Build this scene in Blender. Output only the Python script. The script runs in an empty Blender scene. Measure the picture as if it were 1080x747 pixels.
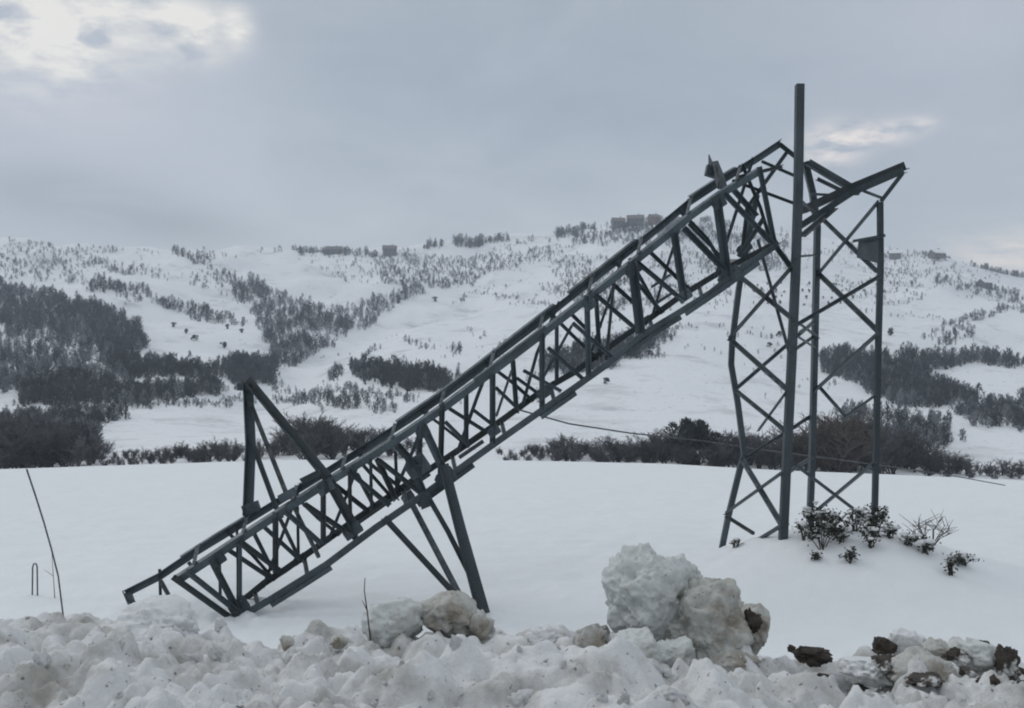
import bpy, math, random
import numpy as np
from mathutils import Vector, Matrix

random.seed(7)
RNG = np.random.default_rng(11)
scene = bpy.context.scene
COL = scene.collection
F, CX, HZ = 1000.0, 540.0, 400.0       # focal length, centre column and horizon row in photo pixels


def P(px, py, Y):
    return Vector(((px - CX) / F * Y, Y, (HZ - py) / F * Y))


# ------------------------------------------------------------------ noise
def _hash(ix, iy, iz, seed):
    h = (ix.astype(np.int64) * 374761393 + iy.astype(np.int64) * 668265263 + iz.astype(np.int64) * 2147483647 + seed * 974711) & 0xFFFFFFFF
    h = ((h ^ (h >> 13)) * 1274126177) & 0xFFFFFFFF
    h = ((h ^ (h >> 16)) * 2246822519) & 0xFFFFFFFF
    return ((h ^ (h >> 15)) & 0xFFFFFF) / float(0xFFFFFF) * 2 - 1


def vnoise(x, y, z=None, seed=0):
    x = np.asarray(x, float)
    y = np.asarray(y, float)
    z = np.zeros_like(x) if z is None else np.asarray(z, float)
    ix, iy, iz = np.floor(x), np.floor(y), np.floor(z)
    fx, fy, fz = x - ix, y - iy, z - iz
    fx, fy, fz = [f * f * f * (f * (f * 6 - 15) + 10) for f in (fx, fy, fz)]
    out = 0
    for dx in (0, 1):
        for dy in (0, 1):
            for dz in (0, 1):
                w = (fx if dx else 1 - fx) * (fy if dy else 1 - fy) * (fz if dz else 1 - fz)
                out = out + w * _hash(ix + dx, iy + dy, iz + dz, seed)
    return out


def fbm(x, y, z=None, octaves=4, seed=0, gain=0.5):
    s, a, f = 0, 1.0, 1.0
    for o in range(octaves):
        s = s + a * vnoise(x * f, y * f, None if z is None else z * f, seed + o * 17)
        a *= gain
        f *= 2.03
    return s


# ------------------------------------------------------------------ object helpers
def tag(o, label=None, cat=None, group=None, kind=None):
    if label:
        o['label'] = label
    if cat:
        o['category'] = cat
    if group:
        o['group'] = group
    if kind:
        o['kind'] = kind
    return o


def empty(name, loc=(0, 0, 0)):
    o = bpy.data.objects.new(name, None)
    o.empty_display_size = 0.3
    COL.objects.link(o)
    o.location = loc
    return o


def mesh_np(name, verts, faces, smooth=False):
    """faces: an (n, k) int array, or a list of such arrays"""
    me = bpy.data.meshes.new(name)
    fl = faces if isinstance(faces, list) else [faces]
    fl = [np.asarray(f, np.int32) for f in fl if len(f)]
    verts = np.asarray(verts, np.float32)
    me.vertices.add(len(verts))
    me.vertices.foreach_set('co', verts.ravel())
    tot = np.concatenate([np.full(len(f), f.shape[1], np.int32) for f in fl])
    loops = np.concatenate([f.ravel() for f in fl])
    me.loops.add(len(loops))
    me.loops.foreach_set('vertex_index', loops)
    me.polygons.add(len(tot))
    start = np.concatenate([[0], np.cumsum(tot)[:-1]]).astype(np.int32)
    me.polygons.foreach_set('loop_start', start)
    me.polygons.foreach_set('loop_total', tot)
    if smooth:
        me.polygons.foreach_set('use_smooth', np.ones(len(tot), bool))
    me.update(calc_edges=True)
    me.validate()
    return me


def link(name, me, mat, parent=None, loc=None):
    o = bpy.data.objects.new(name, me)
    COL.objects.link(o)
    if mat and not me.materials:
        me.materials.append(mat)
    if parent:
        o.parent = parent
    if loc is not None:
        o.location = loc
    return o


class MB:
    """collects polygons"""
    def __init__(self):
        self.v, self.f = [], []

    def add(self, vs, fs):
        b = len(self.v)
        self.v += [tuple(v) for v in vs]
        self.f += [tuple(i + b for i in f) for f in fs]

    def sweep(self, pts, prof, ref, scales=None):
        """sweeps a closed 2-D profile along a polyline; profile x runs along ref, y across it"""
        pts = [Vector(p) for p in pts]
        ref = Vector(ref)
        n, k = len(pts), len(prof)
        vs = []
        for i, p in enumerate(pts):
            t = (pts[min(i + 1, n - 1)] - pts[max(i - 1, 0)]).normalized()
            a = ref - t * ref.dot(t)
            if a.length < 1e-4:
                a = Vector((0.3, 0.2, 1)) - t * t.dot(Vector((0.3, 0.2, 1)))
            a.normalize()
            b = t.cross(a)
            s = scales[i] if scales else 1.0
            vs += [p + a * (x * s) + b * (y * s) for x, y in prof]
        fs = [tuple(range(k - 1, -1, -1)), tuple(range((n - 1) * k, n * k))]
        for i in range(n - 1):
            for j in range(k):
                q = (j + 1) % k
                fs.append((i * k + j, i * k + q, (i + 1) * k + q, (i + 1) * k + j))
        self.add(vs, fs)

    def angle(self, pts, w, ref, t=None, sx=1, sy=1, w2=None):
        """steel angle section: two flanges of width w from the corner line"""
        t = t or max(0.012, w * 0.11)
        w2 = w2 or w
        prof = [(0, 0), (sx * w, 0), (sx * w, sy * t), (sx * t, sy * t), (sx * t, sy * w2), (0, sy * w2)]
        if sx * sy < 0:
            prof.reverse()
        self.sweep(pts, prof, ref)

    def tube(self, pts, r, k=8, ref=(0.2, 0.3, 1), r1=None):
        n = len(pts)
        prof = [(math.cos(2 * math.pi * j / k) * r, math.sin(2 * math.pi * j / k) * r) for j in range(k)]
        sc = None if r1 is None else [1 + (r1 / r - 1) * i / (n - 1) for i in range(n)]
        self.sweep(pts, prof, ref, sc)

    def box(self, c, ax, ay, az):
        c, ax, ay, az = Vector(c), Vector(ax), Vector(ay), Vector(az)
        vs = [c + ax * i + ay * j + az * k for i in (-1, 1) for j in (-1, 1) for k in (-1, 1)]
        self.add(vs, [(0, 1, 3, 2), (4, 6, 7, 5), (0, 4, 5, 1), (2, 3, 7, 6), (0, 2, 6, 4), (1, 5, 7, 3)])

    def build(self, name, mat, parent=None, smooth=False, origin=None):
        vs = np.array(self.v, float)
        if origin is not None:
            vs = vs - np.array(origin)
        me = bpy.data.meshes.new(name)
        me.from_pydata(vs.tolist(), [], self.f)
        if smooth:
            me.polygons.foreach_set('use_smooth', [True] * len(me.polygons))
        me.update()
        return link(name, me, mat, parent, origin)


# ------------------------------------------------------------------ materials
def new_mat(name):
    m = bpy.data.materials.new(name)
    m.use_nodes = True
    nt = m.node_tree
    return m, nt, nt.nodes['Principled BSDF']


def nd(nt, kind, **kw):
    n = nt.nodes.new(kind)
    for k, v in kw.items():
        if k.startswith('i_'):
            n.inputs[int(k[2:])].default_value = v
        else:
            setattr(n, k, v)
    return n


def noise(nt, scale, detail=5, rough=0.55, coord='Object', stretch=None):
    tc = nd(nt, 'ShaderNodeTexCoord')
    src = tc.outputs[coord]
    if stretch:
        mp = nd(nt, 'ShaderNodeMapping')
        mp.inputs['Scale'].default_value = stretch
        nt.links.new(src, mp.inputs[0])
        src = mp.outputs[0]
    n = nd(nt, 'ShaderNodeTexNoise')
    n.inputs['Scale'].default_value = scale
    n.inputs['Detail'].default_value = detail
    n.inputs['Roughness'].default_value = rough
    nt.links.new(src, n.inputs['Vector'])
    return n.outputs[0]


def ramp(nt, src, stops):
    r = nd(nt, 'ShaderNodeValToRGB')
    el = r.color_ramp.elements
    while len(el) < len(stops):
        el.new(0.5)
    for e, (p, c) in zip(el, stops):
        e.position = p
        e.color = (*c, 1) if len(c) == 3 else c
    nt.links.new(src, r.inputs[0])
    return r.outputs[0]


def mix(nt, fac, a, b, mode='MIX'):
    m = nd(nt, 'ShaderNodeMix', data_type='RGBA', blend_type=mode)
    for sock, v in ((m.inputs[0], fac), (m.inputs[6], a), (m.inputs[7], b)):
        if isinstance(v, (int, float)):
            sock.default_value = v
        elif isinstance(v, tuple):
            sock.default_value = (*v, 1)
        else:
            nt.links.new(v, sock)
    return m.outputs[2]


def bump(nt, bsdf, src, strength, dist):
    b = nd(nt, 'ShaderNodeBump')
    b.inputs['Strength'].default_value = strength
    b.inputs['Distance'].default_value = dist
    nt.links.new(src, b.inputs['Height'])
    nt.links.new(b.outputs[0], bsdf.inputs['Normal'])


def snow_mat(name, base=(0.80, 0.815, 0.83), dirt=0.0, dirt_scale=3.0, dirt_col=(0.20, 0.165, 0.12), bumpd=0.02, bscale=20, dirt_lo=0.52, veins=0.0):
    m, nt, b = new_mat(name)
    col = mix(nt, noise(nt, 1.3, 4), tuple(c * 0.93 for c in base), base)
    if dirt:
        msk = ramp(nt, noise(nt, dirt_scale, 6, 0.65), [(dirt_lo, (0, 0, 0)), (dirt_lo + 0.2, (dirt, dirt, dirt))])
        dc = mix(nt, noise(nt, dirt_scale * 6, 4), tuple(c * 0.55 for c in dirt_col), dirt_col)
        col = mix(nt, msk, col, dc)
        sp = ramp(nt, noise(nt, dirt_scale * 14, 3, 0.6), [(0.64, (0, 0, 0)), (0.70, (dirt, dirt, dirt))])
        col = mix(nt, sp, col, (0.09, 0.075, 0.06))
    nt.links.new(col, b.inputs['Base Color'])
    b.inputs['Roughness'].default_value = 0.75
    b.inputs['Specular IOR Level'].default_value = 0.25
    bump(nt, b, noise(nt, bscale, 7, 0.65), 0.6, bumpd)
    return m


def plain_mat(name, c0, c1, scale=4, rough=0.8, rnd=0.0, coord='Object', spec=0.3, bumpd=0, stretch=None):
    m, nt, b = new_mat(name)
    col = mix(nt, ramp(nt, noise(nt, scale, 6, 0.6, coord, stretch), [(0.35, (0, 0, 0)), (0.65, (1, 1, 1))]), c0, c1)
    if rnd:
        oi = nd(nt, 'ShaderNodeObjectInfo')
        hs = nd(nt, 'ShaderNodeHueSaturation')
        mr = nd(nt, 'ShaderNodeMapRange')
        mr.inputs[3].default_value = 1 - rnd
        mr.inputs[4].default_value = 1 + rnd
        nt.links.new(oi.outputs['Random'], mr.inputs[0])
        nt.links.new(mr.outputs[0], hs.inputs['Value'])
        nt.links.new(col, hs.inputs['Color'])
        col = hs.outputs[0]
    nt.links.new(col, b.inputs['Base Color'])
    b.inputs['Roughness'].default_value = rough
    b.inputs['Specular IOR Level'].default_value = spec
    if bumpd:
        bump(nt, b, noise(nt, scale * 3, 5), 0.5, bumpd)
    return m


def steel_mat():
    m, nt, b = new_mat('galvanised_steel')
    streak = noise(nt, 3.0, 6, 0.65, 'Object', (1, 1, 0.35))
    col = mix(nt, ramp(nt, streak, [(0.3, (0, 0, 0)), (0.7, (1, 1, 1))]), (0.026, 0.040, 0.047), (0.070, 0.094, 0.107))
    fine = ramp(nt, noise(nt, 30, 5, 0.7), [(0.56, (0, 0, 0)), (0.72, (0.45, 0.45, 0.45))])
    col = mix(nt, fine, col, (0.22, 0.25, 0.26))
    rust = ramp(nt, noise(nt, 7, 6, 0.7), [(0.66, (0, 0, 0)), (0.76, (0.5, 0.5, 0.5))])
    col = mix(nt, rust, col, (0.085, 0.070, 0.055))
    oi = nd(nt, 'ShaderNodeObjectInfo')  # random tone per member, painting shaded and lit steel into the colour
    mr = nd(nt, 'ShaderNodeMapRange')
    mr.inputs[3].default_value = 0.5
    mr.inputs[4].default_value = 1.25
    nt.links.new(oi.outputs['Random'], mr.inputs[0])
    hs = nd(nt, 'ShaderNodeHueSaturation')
    nt.links.new(mr.outputs[0], hs.inputs['Value'])
    nt.links.new(col, hs.inputs['Color'])
    # rime and a dusting of snow lying on faces that look upwards
    ge = nd(nt, 'ShaderNodeNewGeometry')
    sx = nd(nt, 'ShaderNodeSeparateXYZ')
    nt.links.new(ge.outputs['Normal'], sx.inputs[0])
    up = nd(nt, 'ShaderNodeMapRange')
    up.inputs[1].default_value = 0.45
    up.inputs[2].default_value = 0.8
    nt.links.new(sx.outputs[2], up.inputs[0])
    pat = ramp(nt, noise(nt, 5, 6, 0.65), [(0.45, (0.0, 0.0, 0.0)), (0.68, (0.24, 0.24, 0.24))])
    mm = nd(nt, 'ShaderNodeMath', operation='MULTIPLY')
    nt.links.new(up.outputs[0], mm.inputs[0])
    nt.links.new(pat, mm.inputs[1])
    fin = mix(nt, mm.outputs[0], hs.outputs[0], (0.62, 0.64, 0.66))
    nt.links.new(fin, b.inputs['Base Color'])
    b.inputs['Roughness'].default_value = 0.55
    b.inputs['Metallic'].default_value = 0.15
    bump(nt, b, noise(nt, 40, 4), 0.3, 0.003)
    return m


M = {}
M['field'] = snow_mat('field_snow', (0.785, 0.805, 0.82), bumpd=0.07, bscale=1.6)
M['hill'] = snow_mat('hill_snow', (0.79, 0.80, 0.82), dirt=0.55, dirt_scale=0.05, dirt_col=(0.30, 0.295, 0.29), bumpd=0.3, bscale=0.4, dirt_lo=0.54)
M['bank'] = snow_mat('ploughed_snow', (0.72, 0.727, 0.727), dirt=0.75, dirt_scale=1.7, dirt_col=(0.33, 0.30, 0.255), bumpd=0.035, bscale=24, dirt_lo=0.47)  # real road stains, plus extra dark mottling painted in as crevice shade
M['clod'] = snow_mat('clod_snow', (0.70, 0.71, 0.712), dirt=0.4, dirt_scale=2.6, dirt_col=(0.36, 0.31, 0.25), bumpd=0.02, bscale=18, dirt_lo=0.57)
M['ice'] = snow_mat('packed_snow', (0.60, 0.62, 0.61), dirt=0.6, dirt_scale=3.0, dirt_col=(0.33, 0.30, 0.25), bumpd=0.025, bscale=14, dirt_lo=0.50)
M['dirty'] = snow_mat('dirty_snow', (0.50, 0.50, 0.47), dirt=0.85, dirt_scale=3.5, dirt_col=(0.27, 0.22, 0.16), bumpd=0.03, bscale=14, dirt_lo=0.45)
M['soil'] = plain_mat('wet_soil', (0.026, 0.022, 0.02), (0.09, 0.075, 0.062), 9, 0.85, bumpd=0.03)
M['steel'] = steel_mat()


def soil_snow():
    m, nt, b = new_mat('snowy_soil')
    soil_ = mix(nt, noise(nt, 11, 6, 0.65), (0.022, 0.018, 0.016), (0.085, 0.07, 0.058))
    msk = ramp(nt, noise(nt, 4.5, 7, 0.7), [(0.53, (0, 0, 0)), (0.60, (1, 1, 1))])
    nt.links.new(mix(nt, msk, soil_, (0.62, 0.62, 0.61)), b.inputs['Base Color'])
    b.inputs['Roughness'].default_value = 0.85
    bump(nt, b, noise(nt, 26, 6, 0.65), 0.7, 0.02)
    return m


M['soilsnow'] = soil_snow()
M['cable'] = plain_mat('cable_metal', (0.05, 0.055, 0.06), (0.10, 0.11, 0.12), 6, 0.6)
M['wood'] = plain_mat('grey_wood', (0.16, 0.145, 0.125), (0.25, 0.23, 0.2), 8, 0.85, stretch=(1, 1, 0.1))
M['bark'] = plain_mat('bare_bark', (0.035, 0.036, 0.04), (0.075, 0.072, 0.072), 1.5, 0.9, rnd=0.35)
M['twig'] = plain_mat('bare_twigs', (0.045, 0.047, 0.055), (0.125, 0.120, 0.120), 0.5, 0.9, rnd=0.5)
M['brown'] = plain_mat('russet_twigs', (0.058, 0.050, 0.046), (0.11, 0.090, 0.080), 0.6, 0.9, rnd=0.3)
M['ever'] = plain_mat('dark_evergreen', (0.018, 0.026, 0.026), (0.045, 0.058, 0.052), 0.7, 0.85, rnd=0.3)
M['far'] = plain_mat('woodland', (0.012, 0.018, 0.025), (0.072, 0.080, 0.092), 0.09, 0.95)
M['farfrost'] = plain_mat('frosted_woodland', (0.085, 0.092, 0.105), (0.24, 0.25, 0.27), 0.06, 0.95)
M['leaf'] = plain_mat('shrub_leaves', (0.016, 0.022, 0.016), (0.045, 0.055, 0.036), 9, 0.6, rnd=0.3)
M['stem'] = plain_mat('shrub_stems', (0.035, 0.03, 0.026), (0.08, 0.07, 0.06), 9, 0.9)
M['straw'] = plain_mat('dry_stalk', (0.12, 0.10, 0.075), (0.22, 0.19, 0.14), 9, 0.9)
M['wall'] = plain_mat('render_wall', (0.09, 0.09, 0.092), (0.14, 0.135, 0.13), 0.5, 0.9, rnd=0.15)
M['ochre'] = plain_mat('ochre_wall', (0.15, 0.10, 0.065), (0.20, 0.135, 0.09), 0.5, 0.9)
M['roofsnow'] = snow_mat('roof_snow', (0.78, 0.79, 0.81), bumpd=0.05, bscale=2)
M['rooftile'] = plain_mat('roof_tile', (0.10, 0.085, 0.08), (0.17, 0.145, 0.13), 0.8, 0.9)
M['glass'] = plain_mat('dark_window', (0.03, 0.035, 0.04), (0.05, 0.055, 0.06), 2, 0.2, spec=0.5)

# ------------------------------------------------------------------ terrain
E_PTS = [(-900, 505), (-300, 500), (0, 495), (150, 490), (300, 485), (560, 486), (700, 489), (800, 495), (950, 501), (1080, 507), (1400, 518), (2000, 530)]
S_PTS = [(-900, 225), (-300, 240), (0, 252), (60, 256), (130, 262), (240, 265), (330, 268), (420, 266), (480, 260), (540, 252), (600, 246), (640, 236), (700, 230), (780, 238), (860, 252), (960, 262), (1010, 269), (1080, 279), (1400, 290), (2000, 280)]
T_PTS = [(110, 0.0), (150, 0.085), (200, 0.2), (300, 0.40), (450, 0.60), (650, 0.80), (900, 1.0)]
Y_EDGE = 60.0


def ip(pts, x):
    return np.interp(x, [p[0] for p in pts], [p[1] for p in pts])


us = np.linspace(-800, 1880, 671)
US, = (us,)
Ek, Sk = ip(E_PTS, us), ip(S_PTS, us)
ker = np.exp(-np.linspace(-2, 2, 21) ** 2)
ker /= ker.sum()
Ek = np.convolve(np.pad(Ek, 10, mode='edge'), ker, 'valid')
Sk = np.convolve(np.pad(Sk, 10, mode='edge'), ker, 'valid')


def field_z(X, Y, E):
    base = np.interp(Y, [2, 9, 14, 16.5, 20, 30, 45, 60], [-3.9, -3.98, -4.02, -4.08, -4.02, -4.15, -4.65, -5.2])
    ze = -(E - HZ) / F * Y_EDGE
    w = np.clip((Y - 20) / 40, 0, 1)
    z = base + (ze + 5.2) * w * w
    z = z + 1.02 * np.exp(-((X - 6.6) / 2.8) ** 2 - ((Y - 18.8) / 2.6) ** 2) + 0.15 * np.exp(-((X - 8.6) / 1.6) ** 2 - ((Y - 18.0) / 1.5) ** 2)
    # snow churned up where the steel went in
    for cx, cy, r, a in ((-4.9, 16.5, 1.1, 0.13), (-6.3, 16.2, 0.6, 0.10), (-0.5, 16.3, 0.6, 0.12), (-0.9, 16.5, 0.6, 0.10), (4.66, 20.7, 0.5, 0.07), (5.39, 18.6, 0.5, 0.08), (6.8, 21.4, 0.5, 0.07), (7.4, 19.3, 0.6, 0.08)):
        m_ = np.exp(-((X - cx) / r) ** 2 - ((Y - cy) / r) ** 2)
        z = z + m_ * a * (np.abs(fbm(X * 3.1, Y * 3.1, seed=8, octaves=3)) - 0.25)
    k = np.clip((60 - Y) / 20, 0.1, 1)
    z = z + k * (0.07 * fbm(X * 0.16, Y * 0.16, seed=3) + 0.035 * fbm(X * 0.55, Y * 0.8, seed=4) + 0.024 * fbm(X * 1.9, Y * 3.0, seed=5, octaves=4))
    return z


def gully(px, Y):
    return 0


def hill_z(ucols, Y):
    """rows Y x columns u"""
    U, YY = np.meshgrid(ucols, Y)
    E = np.interp(U, us, Ek)
    S = np.interp(U, us, Sk)
    lg = np.log([p[0] for p in T_PTS])
    t = np.interp(np.log(YY), lg, [p[1] for p in T_PTS])
    py = E + (S - E) * t
    z = (HZ - py) / F * YY
    # valley just beyond the field edge
    ze = -(E - HZ) / F * Y_EDGE
    w = np.clip((YY - 60) / 50, 0, 1)
    zn = ze - 7.5 * np.sin(np.clip(w, 0, 1) * math.pi * 0.5) ** 1.2
    s = np.clip((YY - 84) / 40, 0, 1)
    s = s * s * (3 - 2 * s)
    z = zn * (1 - s) + z * s
    X = (U - CX) / F * YY
    a = np.clip((YY - 120) / 500, 0, 1) * np.clip((1000 - YY) / 150, 0.15, 1)
    z = z + a * (12.0 * fbm(X / 120, YY / 140, seed=21, octaves=3) + 2.2 * fbm(X / 28, YY / 34, seed=22, octaves=3))
    # wooded gully climbing from left of centre
    gx = np.interp(YY, [180, 300, 420, 520, 640, 760], [250, 285, 330, 400, 470, 560])
    gw = np.interp(YY, [180, 420, 760], [70, 55, 60])
    z = z - np.interp(YY, [160, 320, 640, 860], [0, 9, 11, 0]) * np.exp(-((U - gx) / gw) ** 2)
    # behind the skyline the land falls away again
    back = np.clip((YY - 900) / 500, 0, 1)
    z = z - 150 * back
    return X, YY, z


def grid_faces(nr, nc):
    i = np.arange(nr - 1)[:, None] * nc + np.arange(nc - 1)[None, :]
    return np.stack([i, i + 1, i + nc + 1, i + nc], -1).reshape(-1, 4)


# field
yf = np.concatenate([np.linspace(2, 30, 190), np.linspace(30.4, 60, 100)])
U, YY = np.meshgrid(us, yf)
X = (U - CX) / F * YY
# keep the field wide close to the camera too
wide = np.linspace(-1.25, 1.3, len(us))[None, :]
Z = field_z(X, YY, np.interp(U, us, Ek))
yh = np.concatenate([np.linspace(60, 110, 40), np.exp(np.linspace(math.log(112), math.log(940), 210)), np.linspace(960, 1500, 14)])
XH, YH, ZH = hill_z(us, yh)
ZH[0] = Z[-1]
blend = np.exp(-(YH - 60) / 6)
ZH = ZH + (Z[-1] - ZH[0])[None, :] * blend
me = mesh_np('snow_field', np.stack([X, YY, Z], -1).reshape(-1, 3), grid_faces(len(yf), len(us)), True)
o = link('snow_field', me, M['field'])
tag(o, kind='structure')
# skyline roughness is kept by the noise above; the hills share the field's last row
me = mesh_np('hills', np.stack([XH, YH, ZH], -1).reshape(-1, 3), grid_faces(len(yh), len(us)), True)
o = link('hills', me, M['hill'])
tag(o, kind='structure')

PYH = HZ - ZH / YH * F
RUN = np.minimum.accumulate(PYH, axis=0)


def hill_at(px, py):
    """hill point seen at a photo pixel, or None above the skyline"""
    c = (px - us[0]) / (us[1] - us[0])
    i = int(min(max(c, 0), len(us) - 2))
    f = c - i
    col = RUN[:, i] * (1 - f) + RUN[:, i + 1] * f
    sel = yh >= 108
    k0 = int(np.argmax(sel))
    cc = col[k0:]
    if py <= cc[-20]:
        k = len(cc) - 20
    else:
        k = int(np.searchsorted(-cc, -py))
    k = min(max(k, 1), len(cc) - 18)
    a, b = cc[k - 1], cc[k]
    t = 0.0 if a - b < 1e-6 else min(max((a - py) / (a - b), 0), 1)
    Y = yh[k0 + k - 1] * (1 - t) + yh[k0 + k] * t
    zc = np.interp(Y, yh, ZH[:, i]) * (1 - f) + np.interp(Y, yh, ZH[:, i + 1]) * f
    return Vector(((px - CX) / F * Y, Y, zc))


def hill_ground(px, Y):
    c = (px - us[0]) / (us[1] - us[0])
    i = int(min(max(c, 0), len(us) - 2))
    f = c - i
    zc = np.interp(Y, yh, ZH[:, i]) * (1 - f) + np.interp(Y, yh, ZH[:, i + 1]) * f
    return Vector(((px - CX) / F * Y, Y, zc))


def fz(x, y):
    return float(field_z(np.array([x]), np.array([y]), np.interp(x / y * F + CX, us, Ek))[0])


# ------------------------------------------------------------------ ploughed snow bank along the road
def bank_surface():
    xs = np.arange(-7.4, 7.4, 0.02)
    ys = np.concatenate([np.arange(2.6, 7.9, 0.02), np.arange(7.95, 12.0, 0.08)])
    XX, YB = np.meshgrid(xs, ys)
    pxb = XX / YB * F + CX
    yo = 0.35 * fbm(XX * 0.5, XX * 0 + 3.3, seed=31, octaves=3)
    z = np.interp(YB + yo * np.clip((YB - 4) / 2, 0, 1), [2, 3, 4, 5, 6, 7, 7.5, 8.4, 9.6, 11, 12.2], [-1.42, -1.47, -1.56, -1.68, -1.80, -1.93, -2.05, -2.6, -3.4, -3.95, -4.3])
    z = z - np.interp(pxb, [-100, 0, 180, 300, 560, 800, 1080], [-0.04, -0.04, -0.06, 0.03, 0.02, 0.15, 0.17]) * np.clip((YB - 4) / 2.5, 0.0, 1)
    z = z + 0.10 * fbm(XX * 0.9, YB * 0.9, seed=33) + 0.035 * np.abs(fbm(XX * 3.2, YB * 3.2, seed=34, octaves=3))
    # lumps thrown up by the plough: spherical caps with rough edges
    rs = np.random.default_rng(5)
    wx = XX + 0.05 * fbm(XX * 5, YB * 5, seed=36, octaves=2)
    wy = YB + 0.05 * fbm(XX * 5 + 9, YB * 5, seed=37, octaves=2)
    cap = np.zeros_like(z)
    for k in range(5200):
        r = 0.025 + 0.17 * rs.random() ** 2.6
        cx, cy = rs.uniform(-7.4, 7.4), rs.uniform(2.6, 8.3)
        hgt = r * rs.uniform(0.45, 1.0)
        i0, i1 = np.searchsorted(xs, [cx - r * 1.4, cx + r * 1.4])
        j0, j1 = np.searchsorted(ys, [cy - r * 1.4, cy + r * 1.4])
        if i1 - i0 < 2 or j1 - j0 < 2:
            continue
        d2 = ((wx[j0:j1, i0:i1] - cx) ** 2 + ((wy[j0:j1, i0:i1] - cy) * rs.uniform(0.8, 1.25)) ** 2) / r ** 2
        c = hgt * np.clip(1 - d2, 0, 1) ** 0.62
        cap[j0:j1, i0:i1] = np.maximum(cap[j0:j1, i0:i1] * 0.75 + c * 0.5, np.maximum(cap[j0:j1, i0:i1], c))
    z = z + cap * np.clip((9 - YB) / 1.5, 0.1, 1)
    crumb = np.zeros_like(z)
    for k in range(15000):
        r = 0.014 + 0.065 * rs.random() ** 2.2
        cx, cy = rs.uniform(-5.2, 5.2), rs.uniform(3.2, 8.0)
        if abs(cx) > 0.62 * cy + 0.2:
            continue
        i0, i1 = np.searchsorted(xs, [cx - r * 1.5, cx + r * 1.5])
        j0, j1 = np.searchsorted(ys, [cy - r * 1.5, cy + r * 1.5])
        if i1 - i0 < 2 or j1 - j0 < 2:
            continue
        tilt = rs.normal(0, 0.35, 2)
        dx, dy = (wx[j0:j1, i0:i1] - cx) / r, (wy[j0:j1, i0:i1] - cy) / r
        c = r * rs.uniform(0.5, 1.1) * np.clip(1 - dx * dx - dy * dy, 0, 1) ** 0.6 * (1 + tilt[0] * dx + tilt[1] * dy)
        crumb[j0:j1, i0:i1] = np.maximum(crumb[j0:j1, i0:i1], c)
    keep = np.clip(0.5 + 1.0 * fbm(XX * 0.9, YB * 0.9, seed=44, octaves=3), 0.12, 1.15)
    z = z + crumb * keep - 0.10 - np.interp(pxb, [780, 860, 1080], [0, 0.05, 0.05])
    z = z + 0.07 * fbm(XX * 1.9, YB * 2.2, seed=39, octaves=5, gain=0.5) + 0.016 * fbm(XX * 9, YB * 9, seed=38, octaves=3, gain=0.7)
    return xs, ys, XX, YB, z


BXS, BYS, BX, BY, BZ = bank_surface()
me = mesh_np('snow_bank', np.stack([BX, BY, BZ], -1).reshape(-1, 3), grid_faces(len(BYS), len(BXS)), True)
o = link('snow_bank', me, M['bank'])
tag(o, 'long lumpy bank of ploughed roadside snow with brown stains', 'snow bank', kind='stuff')


def bz(x, y):
    i = min(max(int(np.searchsorted(BXS, x)), 0), len(BXS) - 1)
    j = min(max(int(np.searchsorted(BYS, y)), 0), len(BYS) - 1)
    return float(BZ[j, i])


def ico(sub):
    import bmesh
    bm = bmesh.new()
    bmesh.ops.create_icosphere(bm, subdivisions=sub, radius=1)
    v = np.array([x.co[:] for x in bm.verts])
    f = np.array([[q.index for q in p.verts] for p in bm.faces])
    bm.free()
    return v, f


ICO = {s: ico(s) for s in (2, 3, 4, 5, 6)}


def clod_mesh(name, seed, sub=5, rough=0.3, flat=0.0, scale=(1, 1, 1), blobs=None, cuts=5):
    v, f = ICO[sub]
    rs = np.random.default_rng(seed)
    r = 1 + rough * fbm(v[:, 0] * 1.3 + seed, v[:, 1] * 1.3, v[:, 2] * 1.3, seed=seed, octaves=3) + rough * 0.38 * fbm(v[:, 0] * 4.5, v[:, 1] * 4.5 + seed, v[:, 2] * 4.5, seed=seed + 5, octaves=4, gain=0.6)
    p = v * r[:, None]
    for k in range(cuts):            # broken faces
        n = rs.normal(size=3)
        n /= np.linalg.norm(n)
        d = rs.uniform(0.62, 0.9)
        s = p @ n
        over = s > d
        p[over] -= ((s[over] - d) * 0.85)[:, None] * n[None, :]
    if blobs:
        for (c, rad, amt) in blobs:
            dd = np.linalg.norm(v - np.array(c) / np.linalg.norm(c), axis=1)
            p += v * (amt * np.exp(-(dd / rad) ** 2))[:, None]
    p += v * (0.025 * fbm(v[:, 0] * 11, v[:, 1] * 11, v[:, 2] * 11 + seed, seed=seed + 9, octaves=3, gain=0.65))[:, None]
    p *= np.array(scale)[None, :]
    return mesh_np(name, p, f, True)


def clod(name, px, py, Y, w, h, mat, label, cat, seed, group=None, rough=0.3, sub=5, depth=None, blobs=None, cuts=5, rot=0):
    """a lump centred on a photo pixel, w x h photo pixels"""
    k = Y / F
    me = clod_mesh(name, seed, sub, rough, scale=(w * k / 2, (depth or w) * k / 2, h * k / 2), blobs=blobs, cuts=cuts)
    o = link(name, me, mat, loc=P(px, py, Y))
    o.rotation_euler = (0, rot, 0)
    return tag(o, label, cat, group)


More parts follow.
